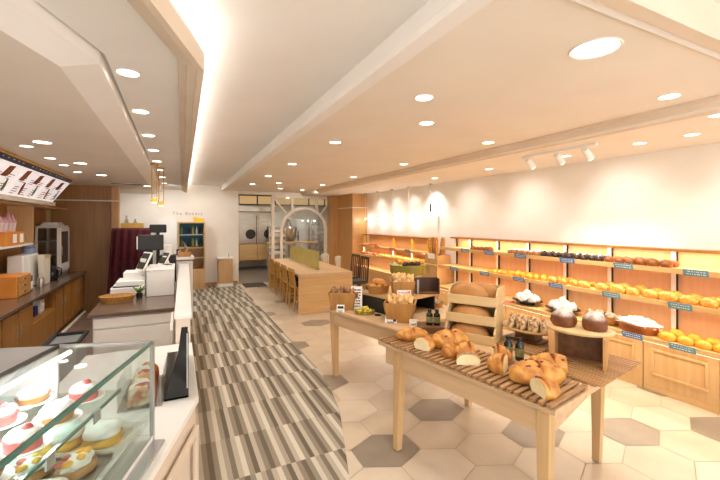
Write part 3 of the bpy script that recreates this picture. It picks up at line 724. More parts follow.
for k, (m, d, (x, y), a, cut, nb, lab) in enumerate(LB):
    o = loaf('cut_loaf' if cut is not None else 'golden_bread', [m, 'crumb'], lab, 'bread', (x, y, BZ+.0005), a, d, None, cut=cut, seed=k+1, score=.3, nu=36, nv=40, amp=.05)
    if nb: berries(o, nb, d[0]*.8, d[1], d[2], k)
# bottles
def bottle(loc, label, tall=.115):
    b = T('sauce_bottle', label, 'bottle', loc, 0, None)
    MB().lathe([(.026, 0), (.028, .005), (.028, tall*.68), (.014, tall*.8), (.014, tall*.88)], 20).build('body', 'bottle', b, True)
    MB().lathe([(.0165, tall*.86), (.0165, tall), (.014, tall)], 16).build('cap', 'blackm', b, True)
    MB().lathe([(.0287, tall*.18), (.0287, tall*.55)], 20, cap=False).build('label_band', 'bottlel', b, True)
bottle((2.035, 1.86, TZ), 'dark bottle with black cap on the near table, farther of the pair', .15)
bottle((2.075, 1.80, TZ), 'dark bottle with black cap on the near table, nearer of the pair', .15)
bk = tag(MB().box(-.12, .12, -.09, .09, 0, .06).build('bottle_block', 'walnut', None, bevel=.004, loc=(1.945, 2.595, TZ), rz=R(-30)), 'low walnut block carrying two bottles beside the box tower', 'block')
bottle((1.925, 2.60, TZ+.06), 'olive labelled bottle on the walnut block, left of two', .13)
bottle((1.975, 2.565, TZ+.06), 'olive labelled bottle on the walnut block, right of two', .13)
# tower of bread boxes
def bread_box(z, off, label):
    a = R(-60); f = Vector((sin(a), -cos(a)))*off
    t = T('bread_box', label, 'box', (2.185+f.x, 2.325+f.y, z), a)
    W, D, H = .39, .22, .138
    bx('bottom', 'palebox', t, (-W/2, W/2, -D/2, D/2, 0, .012), .001)
    bx('front_board', 'palebox', t, (-W/2, W/2, -D/2-.012, -D/2, 0, .072), .002)
    bx('back_board', 'palebox', t, (-W/2, W/2, D/2, D/2+.012, 0, H), .002)
    for s in (-1, 1):
        x = s*W/2
        MB().prism([(-D/2, 0), (D/2, 0), (D/2, H), (-D/2+.035, H), (-D/2, .088)], min(x, x-s*.014), max(x, x-s*.014), 'x').build('side_board', 'palebox', t, bevel=.002)
    return a
for k, (z, off, nm) in enumerate(((TZ, .07, 'bottom'), (TZ+.1385, .04, 'middle'), (TZ+.277, 0, 'top'))):
    a = bread_box(z, off, 'pale wooden bread box, %s of the three stacked on the near table' % nm)
    f = Vector((sin(a), -cos(a)))*(off+.03)
    n = 2 if nm == 'top' else 1
    for q in range(n):
        sh = Vector((cos(a), sin(a)))*((q*.12-.06) if n == 2 else -.02)
        loaf('long_loaf', 'crustl', 'smooth brown long loaf in the %s bread box%s' % (nm, '' if n == 1 else (', rear one' if q == 1 else ', front one')), 'bread', (2.185+f.x+sh.x+(0 if n == 1 else -f.x*0+(.035 if q else -.02)), 2.325+f.y+sh.y+(0 if n == 1 else (.05 if q else -.035)), z+.0125), a, (.31, .10 if n == 2 else .155, .150 if n == 2 else .122), None, seed=k*2+q, nu=28, nv=20, amp=.02)
# stand with round loaves
sd = T('box_stand', 'wooden box stand with an oval top on the near table', 'stand', (2.345, 1.39, TZ+.0205), R(28))
bx('side_panel', 'column', sd, (0, .30, .285, .32, 0, .19), .002); bx('side_panel', 'column', sd, (0, .30, 0, .02, 0, .19), .002)
bx('back_panel', 'walnut', sd, (.16, .18, .02, .285, .0, .19), .002)
MB().lathe([(.97, 0), (1, .006), (1, .016), (.97, .02)], 40, c=(.15, .16, .19), sx=.155, sy=.20).build('oval_top', 'palebox', sd, True)
zt = TZ+.0205+.2105
for (px, py), lab, s in (((.15, .255), 'round sugar-dusted loaf on the box stand, left one by the fruit bread', 3), ((.15, .075), 'round sugar-dusted loaf on the box stand, right one nearest the wall', 7)):
    x, y = 2.345+cos(R(28))*px-sin(R(28))*py, 1.385+sin(R(28))*px+cos(R(28))*py
    loaf('round_loaf', 'dustloaf', lab, 'bread', (x, y, zt), .4, (.15, .15, .115), None, seed=s, nu=36, nv=24, amp=.07, ex=.9, score=.12)
# plate of fruit bread slices on a block
x, y = t1(.90, .64)
pb = T('pedestal_plate', 'oval pale plate on a dark pedestal holding fruit bread slices', 'plate stand', (x, y, TZ+.0205), A1)
bx('pedestal', 'walnut', pb, (-.05, .06, -.08, .08, 0, .075), .003); bx('foot', 'walnut', pb, (-.08, .09, -.12, .12, 0, .018), .003)
MB().lathe([(.75, 0), (1, .02), (1, .03), (.97, .03), (.75, .01)], 36, c=(0, 0, .075), sx=.15, sy=.21).build('oval_plate', 'palebox', pb, True)
for k in range(6):
    q = pb.location + Vector((ux.x*0+(-.03+.018*(k % 2)), (.11-.045*k), .0855)); 
    yy = .12-.048*k; xx = -.02+.03*(k % 2)
    px, py = x+ux.x*xx+uy.x*yy, y+ux.y*xx+uy.y*yy
    loaf('fruit_bread', ['seed', 'seed'], 'seeded fruit bread on the oval pedestal plate', 'bread', (px, py, TZ+.0205+.0858), .35+A1, (.17, .055, .10), 'fruit breads on the pedestal plate', seed=k, amp=.08)
# ---- farther table
def t2(x, y): q = B2 + vx*x + vy*y; return (q.x, q.y)
def crate(loc, rz, w, d, h, label, mat='crate', fl=.03, name='wooden_crate'):
    t = T(name, label, 'crate', loc, rz)
    w2, d2 = w+fl*2, d+fl*2
    def side(p0, p1, q0, q1, th):
        V = [(*p0, 0), (*p1, 0), (*q1, h), (*q0, h)]; nn = Vector((p1[1]-p0[1], -(p1[0]-p0[0]), 0)).normalized()*th
        V2 = [tuple(Vector(v)-nn) for v in V]
        MB().add(V+V2, [(0, 1, 2, 3), (7, 6, 5, 4), (0, 4, 5, 1), (1, 5, 6, 2), (2, 6, 7, 3), (3, 7, 4, 0)]).build('side', mat, t)
    a = [(-w/2, -d/2), (w/2, -d/2), (w/2, d/2), (-w/2, d/2)]; b = [(-w2/2, -d2/2), (w2/2, -d2/2), (w2/2, d2/2), (-w2/2, d2/2)]
    for k in range(4): side(a[k], a[(k+1) % 4], b[k], b[(k+1) % 4], .012)
    bx('bottom', mat, t, (-w/2+.012, w/2-.012, -d/2+.012, d/2-.012, 0, .012), 0)
    return t
def sticks(loc, w, d, h, rz, n, mat, label, group, seed, L=.2, lean=.12):
    r_ = random.Random(seed); nx = int(sqrt(n*w/d)+.5) or 1; ny = (n+nx-1)//nx; k = 0
    for i in range(nx):
        for j in range(ny):
            if k >= n: break
            k += 1
            lx = (i+.5)/nx*w-w/2; ly = (j+.5)/ny*d-d/2
            x = loc[0]+lx*cos(rz)-ly*sin(rz); y = loc[1]+lx*sin(rz)+ly*cos(rz)
            tx, ty = r_.uniform(-lean, lean)+lx*.6, r_.uniform(-lean, lean)+ly*.6
            pts = []; rad = []
            for q in range(9):
                t_ = q/8; pts.append((tx*t_*L*3+.006*sin(q*2.1+k), ty*t_*L*3+.006*cos(q*2.1+k), L*t_)); rad.append(.023+.005*sin(q*2.6+k) if 0 < q < 8 else .008)
            tag(MB().tube(pts, rad, 8).build('bread_twist', mat, None, True, loc=(x, y, loc[2])), label, 'bread', group)
x, y = t2(.11, .20)
c2 = (1.90, 3.02)
crate((*c2, TZ), R(-38), .225, .19, .18, 'wooden crate of pale bread twists at the front of the far table', fl=.035)
sticks((*c2, TZ+.0125), .18, .15, 0, R(-38), 20, 'twist', 'pale bread twist standing in the front wooden crate', 'pale twists in the front crate', 31, .225, .03)
c1 = (1.615, 3.72)
crate((*c1, TZ), R(-30), .235, .19, .185, 'wooden crate of brown bread twists at the far corner of the far table', fl=.03)
sticks((*c1, TZ+.0125), .19, .15, 0, R(-30), 12, 'twistd', 'brown bread twist standing in the corner wooden crate', 'brown twists in the corner crate', 32, .215, .03)
RA = A2
rs = T('riser_shelf', 'wooden riser shelf with a black underside on the far table', 'shelf', (1.93, 3.06, TZ), RA)
bx('board', 'oak', rs, (0, .58, 0, .62, .155, .18), .002); bx('side', 'blackm', rs, (.0, .02, .03, .60, 0, .155), 0); bx('side', 'blackm', rs, (.54, .56, .03, .60, 0, .155), 0); bx('back', 'blackm', rs, (.02, .54, .57, .60, 0, .155), 0)
RZ_ = TZ+.1805
def rp(x, y): return (1.93+cos(RA)*x-sin(RA)*y, 3.06+sin(RA)*x+cos(RA)*y)
wk = T('wicker_basket', 'wicker basket of golden rolls on the riser shelf', 'basket', (*rp(.10, .42), RZ_), RA+.4)
MB().lathe([(.8, 0), (1, .085), (1.03, .09), (1.0, .09), (.78, .012)], 32, sx=.15, sy=.12).build('basket', 'wicker', wk, True)
for k in range(9):
    a = k*2*pi/6; q = rp(.10+.07*cos(a)*(k < 6), .42+.055*sin(a)*(k < 6)+(.03*(k-7) if k >= 6 else 0))
    loaf('golden_roll', ['crust', 'crumb'], 'golden roll heaped in the wicker basket on the riser', 'bread', (*q, RZ_+(.03 if k < 6 else .085)), a, (.12, .07, .065), 'golden rolls in the wicker basket', seed=k)
c3 = rp(.16, .13)
crate((*c3, RZ_), R(-25), .19, .16, .155, 'wooden crate of pale twists up on the riser shelf', fl=.025)
sticks((*c3, RZ_+.0125), .14, .12, 0, R(-25), 18, 'twist', 'pale bread twist in the crate up on the riser shelf', 'pale twists in the riser crate', 33, .215, .05)
db = T('dark_display_box', 'dark brown open display box on the riser shelf', 'box', (*rp(.33, .10), RZ_), R(-25))
MB().box(0, .25, .1, .115, 0, .16).box(0, .012, 0, .1, 0, .16).box(.238, .25, 0, .1, 0, .16).build('shell', 'darkwood', db, bevel=.002)
bx('base', 'walnut', db, (.012, .238, 0, .1, 0, .012)); bx('chrome_strip', 'grey', db, (.012, .035, -.004, .0, .0, .15))
def card(name, label, loc, rz, w, h, tilt, mats=('paper',), rows_=3, pic=None, base=True):
    t = T(name, label, 'card', loc, rz); t.rotation_euler = (0, 0, rz)
    Mx = Matrix.Rotation(tilt, 4, 'X')
    MB().box(-w/2, w/2, 0, .004, 0, h, 0, Mx).build('card_face', mats[0], t)
    mb = MB(); r_ = random.Random(len(label)); z = h*.12; n = 0
    for q in range(rows_):
        zz = h*(.9-.8*(q+.5)/rows_) ; xx = -w*.4
        while xx < w*.3:
            l = r_.uniform(.1, .3)*w; mb.box(xx, min(xx+l, w*.42), -.0012, 0, zz-h*.025-.0008, zz+h*.025+.0008, 0, Mx); xx += l+.05*w
    mb.build('print', 'ink', t)
    if pic: MB().box(*pic[:2], -.0016, 0, *pic[2:4], 0, Mx).build('picture', pic[4], t)
    if base: bx('easel_foot', 'blackm', t, (-w*.3, w*.3, -.002, max(.03, .5*h*sin(-tilt)+.02), 0, .006), 0)
    return t
card('menu_card', 'white menu card with a food picture leaning beside the corner crate', (1.70, 3.575, TZ), R(-28), .125, .25, -.3, rows_=7, pic=(-.04, .02, .13, .19, 'photo'))
card('price_card', 'white price card at the foot of the front twist crate', (1.77, 2.98, TZ), R(-38), .11, .065, -.35, rows_=3, pic=(.02, .05, .012, .04, 'blackm'))
card('price_card', 'tiny black and white price card beside the front twist crate', (1.92, 2.83, TZ), R(-30), .075, .05, -.4, rows_=2)
card('price_card', 'small white price card at the foot of the corner crate', (1.515, 3.565, TZ), R(-30), .08, .075, -.3, rows_=3, pic=(-.03, .03, .035, .06, 'blackm'))
ps = card('price_screen', 'black framed card with a blue and white picture on the far table', (1.93, 3.55-.09, TZ), R(-32), .12, .085, -.2, ('blackm',), 1, (-.05, .05, .012, .07, 'paper'))
MB().box(-.05, .0, -.003, -.0016, .012, .045, 0, Matrix.Rotation(-.2, 4, 'X')).build('blue_picture', 'teal', ps)
card('riser_sign', 'white sign with a pink mark hung on the riser crate', (c3[0]-.065, c3[1]-.135, RZ_), R(-25), .14, .085, -.12, rows_=2, pic=(.03, .06, .05, .075, 'pinkp'))
yb = T('yellow_basket', 'small olive oval dish of yellow wrapped sweets on the far table', 'basket', (1.71, 3.40, TZ), R(-30))
MB().lathe([(.82, 0), (1, .035), (1.02, .035), (.95, .03), (.8, .01)], 30, sx=.105, sy=.075).build('dish', 'olive', yb, True)
for k in range(10):
    a = k*2*pi/7; rr_ = .055 if k < 7 else .02
    q = (1.71+rr_*cos(a)*1.1, 3.40+rr_*sin(a)*.8, TZ+(.0105 if k < 7 else .038))
    o = MB().add(*blob(.05, .035, .035, seed=k, amp=.3, nu=10, nv=8)[:2]).build('wrapped_sweet', 'yellowp', None, loc=q, rz=a)
    tag(o, 'yellow wrapped sweet in the small olive dish', 'sweet', 'sweets in the olive dish')
tag(MB().lathe([(.036, 0), (.036, .004), (.03, .006)], 24).build('black_disc', 'black', None, True, loc=(1.80, 3.28, TZ)), 'small black disc lying beside the yellow sweets', 'disc')
# flat basket of powdered cookies next to the tower
fb = T('flat_basket', 'flat round basket of brown and white cookies behind the box tower', 'basket', (*t2(.96, .40), TZ))
MB().lathe([(.085, 0), (.11, .05), (.112, .055), (.105, .05), (.08, .01)], 28).build('basket', 'wicker', fb, True)
for k in range(9):
    a = k*2*pi/6; rr_ = .055 if k < 6 else .018
    q = (fb.location.x+rr_*cos(a), fb.location.y+rr_*sin(a), TZ+(.03 if k < 6 else .055))
    loaf('dusted_cookie', 'dust', 'sugar-dusted cookie in the flat round basket', 'cookie', q, a, (.06, .05, .03), 'cookies in the flat basket', seed=k, nu=12, nv=8)

# ================================================================== COMMUNAL TABLE
CA = R(-2.4)
ct = T('communal_table', 'long pale communal table with a solid wooden end panel', 'table', (1.94, 6.44, 0), CA)
bx('top', 'tablew', ct, (0, 1.03, 0, 3.05, .68, .72), .003); bx('end_panel', 'oakx', ct, (.0, 1.03, .01, .05, 0, .68), .002); bx('end_panel', 'oakx', ct, (.0, 1.03, 3.0, 3.04, 0, .68), .002); bx('center_panel', 'oak', ct, (.5, .53, .05, 3.0, .1, .68), .002)
dv = T('table_divider', 'olive acrylic divider standing along the communal table', 'divider', (2.47, 6.86, .7205), CA)
MB().box(-.005, .005, 0, 2.4, .0, .36).build('panel', varied('olive_divider', '#b0a24e', '#bcae58', 4, .25), dv)
for y in (.1, 2.3): bx('foot', 'grey', dv, (-.05, .05, y-.015, y+.015, 0, .012))
def chair(name, label, mat, cmat, h, loc, rz, group=None, kind='slat'):
    t = T(name, label, 'chair', loc, rz, group)
    for x in (-.17, .17):
        MB().tube([(x, -.17, 0), (x, -.165, .43)], [.016, .021], 6).build('leg', mat, t, True)
        MB().tube([(x, .20, 0), (x, .175, .43), (x, .215, h)], [.016, .022, .016], 6).build('leg', mat, t, True)
        MB().box(x-.01, x+.01, -.16, .18, .18, .21).build('stretcher', mat, t)
    MB().box(-.2, .2, -.2, .19, .42, .445).build('seat', mat, t, bevel=.006)
    if cmat: MB().box(-.185, .185, -.185, .17, .446, .48).build('cushion', cmat, t, bevel=.012)
    if kind == 'slat':
        MB().box(-.18, .18, .20, .222, h-.055, h).build('top_rail', mat, t, bevel=.005)
        for x in (-.085, 0, .085): MB().tube([(x, .178, .44), (x, .208, h-.03)], .013, 6).build('back_slat', mat, t)
    else:
        V = []; 
        for zz in (.56, .70, h):
            for q in range(7):
                a = (q-3)/3; V.append((a*.2, .225-.05*a*a, zz-(.04*a*a if zz == h else 0)))
        V2 = [(x, y+.012, z) for x, y, z in V]
        F = []; n = len(V)
        for i in range(2):
            for q in range(6): F += [(i*7+q, i*7+q+1, i*7+q+8, i*7+q+7), (n+i*7+q+7, n+i*7+q+8, n+i*7+q+1, n+i*7+q)]
        for q in range(6): F += [(q, n+q, n+q+1, q+1), (14+q, 14+q+1, n+14+q+1, n+14+q)]
        for i in range(2): F += [(i*7, i*7+7, n+i*7+7, n+i*7), (i*7+6, n+i*7+6, n+i*7+13, i*7+13)]
        MB().add(V+V2, F).build('backrest', 'white', t, True)
    return t
ords = ['nearest the display table', 'second from the near end', 'third from the near end', 'at the kitchen end']
ch0 = None
for k, y in enumerate((6.92, 7.55, 8.2, 8.9)):
    loc = (2.12+.042*(y-6.4), y, 0); lab = 'honey wood slat-back chair with navy cushion on the communal table\'s aisle side, %s' % ords[k]
    lab = 'honey wood chair with navy cushion on the aisle side, %s' % ords[k]
    if k == 0: ch0 = chair('dining_chair', lab, 'chairw', 'navy', .78, loc, R(90), 'chairs on the aisle side of the communal table')
    else: dup(ch0, loc, R(90+k-2), lab)
d0 = chair('dining_chair', 'dark wood chair on the wall side of the communal table, nearer one', 'darkwood', 'blackm', .95, (3.24, 6.85, 0), R(-90), 'dark chairs on the wall side')
dup(d0, (3.30, 7.4, 0), R(-88), 'dark wood chair on the wall side of the communal table, farther one')
w0 = chair('dining_chair', 'white-backed chair on the wall side near the dark chairs', 'chairw', None, .86, (3.2, 8.15, 0), R(-96), 'white-backed chairs at the communal table', 'shell')
dup(w0, (3.16, 8.85, 0), R(-84), 'white-backed chair on the wall side at the kitchen end')

# ================================================================== COUNTER (left)
CZ = .75
# bend corner; near section turns towards the camera side
def poly_counter(name, label, poly, z0, z1, mat, cat='counter'):
    return tag(MB().prism(poly, z0, z1).build(name, mat, None, bevel=.004), label, cat)
ct_ = T('service_counter', 'white topped service counter with beige panelled front along the carpet', 'counter', (0, 0, 0))
nd = Vector((-.30, -.954)); nl = Vector((-.954, .30))
e0 = Vector((.10, 2.10)); e1 = e0 + nd*2.3; b1 = e1 + nl*.75; b0 = e0 + nl*.75
front = [(e1.x, e1.y), (e0.x, e0.y), (.10, 3.08), (-.55, 3.08), (-.62, b0.y), (b1.x, b1.y)]
MB().prism(front, .72, .75).build('top', 'white', ct_, bevel=.003)
ins = .015
fr = [(e1.x-ins, e1.y), (e0.x-ins, e0.y), (.10-ins, 3.08), (-.53, 3.08), (-.60, b0.y), (b1.x+ins, b1.y)]
MB().prism(fr, .0, .72).build('body', 'peach', ct_)
ang = math.atan2(-nd.y, -nd.x)   # along the near face
mb = MB()
L = 2.3
Mx = Matrix.Translation((e1.x, e1.y, 0)) @ Matrix.Rotation(ang, 4, 'Z')
for k in range(3):
    a, b = .08+k*.75, .74+k*.75
    mb.box(a, b, -.018, .0, .16, .20, 0, Mx).box(a, b, -.018, 0, .60, .64, 0, Mx).box(a, a+.04, -.018, 0, .20, .60, 0, Mx).box(b-.04, b, -.018, 0, .20, .60, 0, Mx)
mb.build('front_panel_frame', 'peach', ct_, bevel=.004)
lg = T('counter_ledge', 'raised white customer ledge with beige sides behind the black stand', 'ledge', (0, 0, 0))
MB().prism([(.10, 3.085), (.18, 6.9), (.03, 6.9), (-.02, 3.085)], .93, .955).build('top', 'white', lg, bevel=.003)
MB().prism([(.09, 3.09), (.17, 6.9), (.04, 6.9), (-.01, 3.09)], .0, .93).build('panel', 'peach', lg)
dc = T('till_counter', 'dark brown topped till counter with white drawers beneath', 'counter', (0, 4.4, 0))
bx('top', 'stone', dc, (-.78, -.022, 0, 2.5, .715, .75), .003); bx('body', 'white', dc, (-.74, -.025, .04, 2.48, .0, .715), 0)
for z0, z1 in ((.60, .70), (.36, .585), (.10, .345)): 
    d = bx('drawer', 'white', dc, (-.73, -.04, .015, .04, z0, z1), .004)
# folding white cloth box between
sg = T('acrylic_guard', 'frosted acrylic guard panel behind the display case', 'panel', (-.56, 3.1, CZ))
tag(bx('white_guard', 'offwhite', None, (-.05, -.03, 3.3, 3.95, .006, .80), .003), 'narrow white end board between the ledge and till drawers', 'board')
bpy.data.objects.remove(sg)
# display case
HC = R(-17.1); 
dc2 = T('display_case', 'glass pastry case with dark slim frame at the near end of the counter', 'display case', (-.085, 1.755, CZ), HC)
LC = 1.35; WD = .35
MB().box(-.66, 0, -LC, .0, .0005, .03).build('base', 'white', dc2, bevel=.002)
MB().box(-.006, 0, -LC, 0, .03, .405).build('front_glass', 'glassg', dc2)
MB().box(-WD, -.006, -.006, 0, .03, .405).build('end_glass', 'glass', dc2)
MB().box(-WD, 0, -LC, 0, .405, .411).build('top_glass', 'glass', dc2)
MB().box(-.66, -WD, -LC, 0, .395, .411).build('rear_top', 'grey', dc2, bevel=.002)
MB().box(-.66, -.64, -LC, 0, .03, .395).build('rear_wall', 'white', dc2)
MB().box(-.64, -WD, -.012, 0, .03, .395).build('rear_end_panel', 'white', dc2)
MB().box(-.012, .002, -.012, .002, .0, .413).build('corner_post', 'grey', dc2)
MB().box(-.008, .003, -LC, -.012, .403, .414).build('front_edge_bar', 'greenedge', dc2)
MB().box(-WD, -.012, -.008, .003, .403, .414).build('end_edge_bar', 'grey', dc2)
MB().box(-WD-.006, -WD+.006, -LC, -.008, .403, .415).build('rear_edge_bar', 'blackm', dc2)
MB().box(-.62, -.02, -LC, -.02, .092, .098).build('lower_shelf', 'white', dc2)
MB().box(-.60, -.12, -LC, -.02, .225, .231).build('middle_shelf', 'glassg', dc2)
MB().box(-.122, -.116, -LC, -.02, .222, .233).build('shelf_edge', 'greenedge', dc2)
for q in (.2, .45, .7, .95): MB().box(-.118, -.112, -q-.02, -q+.02, .195, .235).build('shelf_clip', 'grey', dc2)
MB().box(-.02, .045, -LC, -.01, .0005, .012).build('steel_sill', 'grey', dc2, bevel=.002)
MB().cyl((-.30, -.02, .39), (-.30, -LC+.05, .39), .008, n=10).build('case_lamp', 'led', dc2)
def cs(x, y, z): # case local -> world
    v = Matrix.Rotation(HC, 4, 'Z') @ Vector((x, y, z)); return (v.x-.085, v.y+1.755, v.z+CZ)
al = area(cs(-.30, -.65, .385), .03, 1.1, 12, (.95, .98, 1), (0, 0, HC), 170, 'case_lamp')
# trays and pastries in the case
for k, (x, y, w, l, lab) in enumerate(((-.17, -.17, .27, .15, 'far'), (-.17, -.335, .27, .15, 'middle'), (-.17, -.50, .27, .15, 'near'))):
    tr = tag(MB().box(-w/2, w/2, -l/2, l/2, 0, .008).box(-w/2, w/2, -l/2, -l/2+.006, .008, .018).box(-w/2, w/2, l/2-.006, l/2, .008, .018).build('pastry_tray', 'steel' if k else 'offwhite', None, loc=cs(x, y, .0985), rz=HC), 'shallow %s tray on the lower shelf of the glass case, the %s one' % ('white' if not k else 'steel', lab), 'tray')
r = random.Random(5)
cnt = 0
for k, (y, kind) in enumerate(((-.17, 'cream'), (-.335, 'fruit'), (-.50, 'cream'))):
    for q in range(2):
        loc = cs(-.235+.125*q, y, .107)
        if kind == 'fruit':
            t = T('fruit_tart', 'long tart topped with orange fruit in the glass case, %s' % ('rear one' if q == 0 else 'front one'), 'cake', loc, HC)
            loaf('pastry_shell', 'crustl', '', '', (0, 0, 0), 0, (.11, .13, .035), parent=t); loaf('cream', 'cream', '', '', (0, .0, .024), 0, (.085, .11, .03), parent=t, amp=.15)
            for m in range(6): loaf('fruit_slice', 'fruit' if m % 3 else 'redfruit', '', '', (-.02+.02*(m % 3), -.045+.035*(m//2), .046), m, (.032, .026, .014), parent=t, nu=10, nv=6)
        else:
            t = T('cream_cake', 'pale square cream cake on the %s lower tray of the glass case, %s' % ('far' if k == 0 else 'near', 'rear one' if q == 0 else 'front one'), 'cake', loc, HC+.1)
            loaf('sponge', 'crusty', '', '', (0, 0, 0), 0, (.115, .12, .035), parent=t, ex=.6); loaf('cream_top', 'cream', '', '', (0, 0, .03), 0, (.11, .115, .04), parent=t, ex=.6, amp=.05)
sp = ['far', 'second', 'third', 'fourth', 'fifth', 'nearest']
for k in range(6):
    for q in range(2):
        y = -.10-.155*k; x = -.21-.17*q
        pl = oval_plate('white_saucer', 'paper', 'white saucer on the glass shelf of the case, %s in the %s row' % (sp[k], 'front' if q == 0 else 'rear'), cs(x, y, .2315), .07, .065, HC, .012, 'saucer')
        t = T('cream_tart' if (k+q) % 2 else 'red_mousse_cake', '%s on the case shelf, %s in the %s row' % ('cream tart' if (k+q) % 2 else 'red and white mousse cake', sp[k], 'front' if q == 0 else 'rear'), 'cake', cs(x, y, .2395), HC)
        if (k+q) % 2:
            MB().lathe([(.04, 0), (.052, .025), (.048, .025)], 20).build('tart_shell', 'crustl', t, True); loaf('cream', 'cream', '', '', (0, 0, .02), 0, (.095, .095, .04), parent=t, amp=.12)
        else:
            MB().lathe([(.045, 0), (.046, .03)], 20).build('mousse', 'redfruit', t, True); loaf('cream', 'cream', '', '', (0, 0, .028), 0, (.085, .085, .03), parent=t, amp=.1); loaf('garnish', 'redfruit', '', '', (.01, 0, .05), .5, (.03, .025, .02), parent=t, nu=10, nv=8)
# black stand and packets past the case
bs_ = T('black_stand', 'black glossy display board standing at the counter bend', 'display stand', (.05, 2.115, CZ+.0005), 0)
MB().prism([(0, 0), (.0, .36), (-.03, .36), (-.045, .24), (-.11, .0)], 0, .018, 'y').build('board', 'black', bs_, bevel=.002)
MB().box(-.11, .004, .0, .75, 0, .012).build('base', 'black', bs_, bevel=.002)
MB().prism([(.02, .012), (.70, .012), (.62, .2), (.02, .33)], -.002, .004, 'x').build('side_board', 'black', bs_, bevel=.001)
MB().box(-.006, .0, -.004, 0, .05, .33).build('steel_edge', 'grey', bs_)
sbx = T('snack_tray', 'clear acrylic tray of snack bags behind the display case', 'tray', (-.155, 2.08, CZ+.0005), R(-3))
MB().box(-.1, .09, 0, .40, 0, .006).build('bottom', 'smoke', sbx)
MB().box(-.1, -.096, 0, .40, .006, .14).box(.086, .09, 0, .40, .006, .14).box(-.096, .086, 0, .004, .006, .10).build('wall', 'glass', sbx)
for k in range(8):
    o = MB().add(*blob(.10, .045, .09, seed=k, amp=.2, nu=16, nv=12, ex=.7)[:2]).build('snack_bag', ('snack', 'redfruit', 'cream', 'orangebox')[k % 4], None, True, loc=(-.155+.02*(k % 2)-.01, 2.12+.046*k, CZ+.0075), rz=r.uniform(-.2, .2))
    tag(o, '%s snack bag in the acrylic tray, %s from the display case' % (('printed orange', 'red', 'white', 'plain orange')[k % 4], ('first', 'second', 'third', 'fourth', 'fifth', 'sixth', 'seventh', 'eighth')[k]), 'bag', 'snack bags in the acrylic tray')
# dark counter equipment
bkx = T('wooden_basket', 'low oval wooden basket at the edge of the till counter', 'basket', (-.60, 4.98, CZ+.0005), 0)
MB().lathe([(.85, 0), (1, .06), (1.05, .075), (1.0, .08), (.82, .012)], 28, sx=.17, sy=.12).build('basket', 'wicker', bkx, True)
pt = T('small_plant', 'small green sprig beside the till counter basket', 'plant', (-.40, 5.12, CZ+.0005))
MB().lathe([(.03, 0), (.038, .06), (.034, .06), (.028, .05)], 16).build('pot', 'blackm', pt, True)
mb = MB()
for k in range(9):
    a = k*.7; mb.tube([(0, 0, .05), (.03*cos(a), .03*sin(a), .10), (.07*cos(a), .07*sin(a), .11+.02*(k % 3))], [.004, .012, .003], 6)
mb.build('foliage', 'leaf', pt, True)
wbk = T('till_block', 'white boxy till housing on the dark till counter', 'till housing', (-.33, 5.17, CZ+.0005))
bx('body', 'white', wbk, (0, .30, 0, .68, 0, .31), .006); bx('top_plate', 'white', wbk, (-.005, .305, -.005, .68, .31, .322), .004); bx('side_seam', 'grey', wbk, (.3, .302, .1, .6, .1, .12), 0)
rg = T('cash_register', 'white stepped cash register left of the till housing', 'cash register', (-.72, 5.35, CZ+.0005))
bx('drawer_base', 'white', rg, (0, .36, 0, .4, 0, .10), .006); bx('keyboard_step', 'white', rg, (.05, .36, .05, .4, .1, .17), .006); bx('back_step', 'white', rg, (.12, .36, .12, .4, .17, .27), .006); bx('keypad', 'blackm', rg, (.02, .3, .02, .12, .1005, .112), .002)
def terminal(loc, rz, label, w, h, tilt):
    t = T('tablet_terminal', label, 'terminal', loc, rz)
    Mx = Matrix.Rotation(tilt, 4, 'X')
    MB().box(-w/2, w/2, 0, .02, .01, h, 0, Mx).build('shell', 'white', t, bevel=.008)
    MB().box(-w*.42, w*.42, -.003, 0, h*.14, h*.93, 0, Mx).build('screen', 'dkgrey', t)
    MB().prism([(0, 0), (.16, 0), (.16, .012), (.10, .02), (.07, h*.6), (.055, h*.6), (.05, .02), (0, .012)], -w*.3, w*.3, 'x').build('foot', 'white', t, bevel=.004)
    return t
terminal((-.44, 5.48, CZ+.271+.0005), R(-62), 'white tablet terminal with a dark screen, leaning on the cash register', .22, .27, -.45)
terminal((-.20, 5.66, CZ+.3227), R(-60), 'white tent-shaped tablet terminal on the till housing', .17, .20, -.5)
cr = T('card_reader', 'small dark card reader lying on the white till housing', 'card reader', (-.12, 5.45, CZ+.3227), .4)
bx('body', 'white', cr, (-.04, .05, -.08, .08, 0, .025), .006); bx('keypad', 'blackm', cr, (-.03, .04, -.07, .07, .0255, .03), .001)
def monitor(loc, rz, label, w, h, zc, shell='blackm', edge=None):
    t = T('till_monitor', label, 'monitor', loc, rz)
    MB().box(-w/2, w/2, -.02, .02, zc, zc+h).build('screen_shell', shell, t, bevel=.015)
    MB().box(-w/2+.015, w/2-.015, .0205, .022, zc+.015, zc+h-.015).build('screen', 'black', t)
    MB().cyl((0, 0, .01), (0, 0, zc+.03), .025).build('stem', 'blackm', t, True); MB().lathe([(.1, 0), (.1, .012), (.03, .02)], 24).build('foot', 'blackm', t, True)
    if edge: MB().box(-w/2-.012, -w/2, -.015, .015, zc+.02, zc+h-.02).build('white_edge', 'white', t, bevel=.004)
    return t
monitor((-.33, 6.02, CZ+.0005), R(8), 'large black till monitor with a white left edge', .32, .22, .50, edge=True)
monitor((-.27, 6.76, CZ+.0005), R(0), 'small black screen above and behind the large till monitor', .24, .13, .73)
rp_ = T('receipt_printer', 'round white receipt printer on a black base behind the till housing', 'printer', (-.13, 6.12+.3, CZ+.0005))
bx('base', 'blackm', rp_, (-.10, .12, -.1, .12, 0, .40), .006); MB().lathe([(.075, .40), (.08, .42), (.08, .52), (.07, .55)], 28).build('drum', 'white', rp_, True)
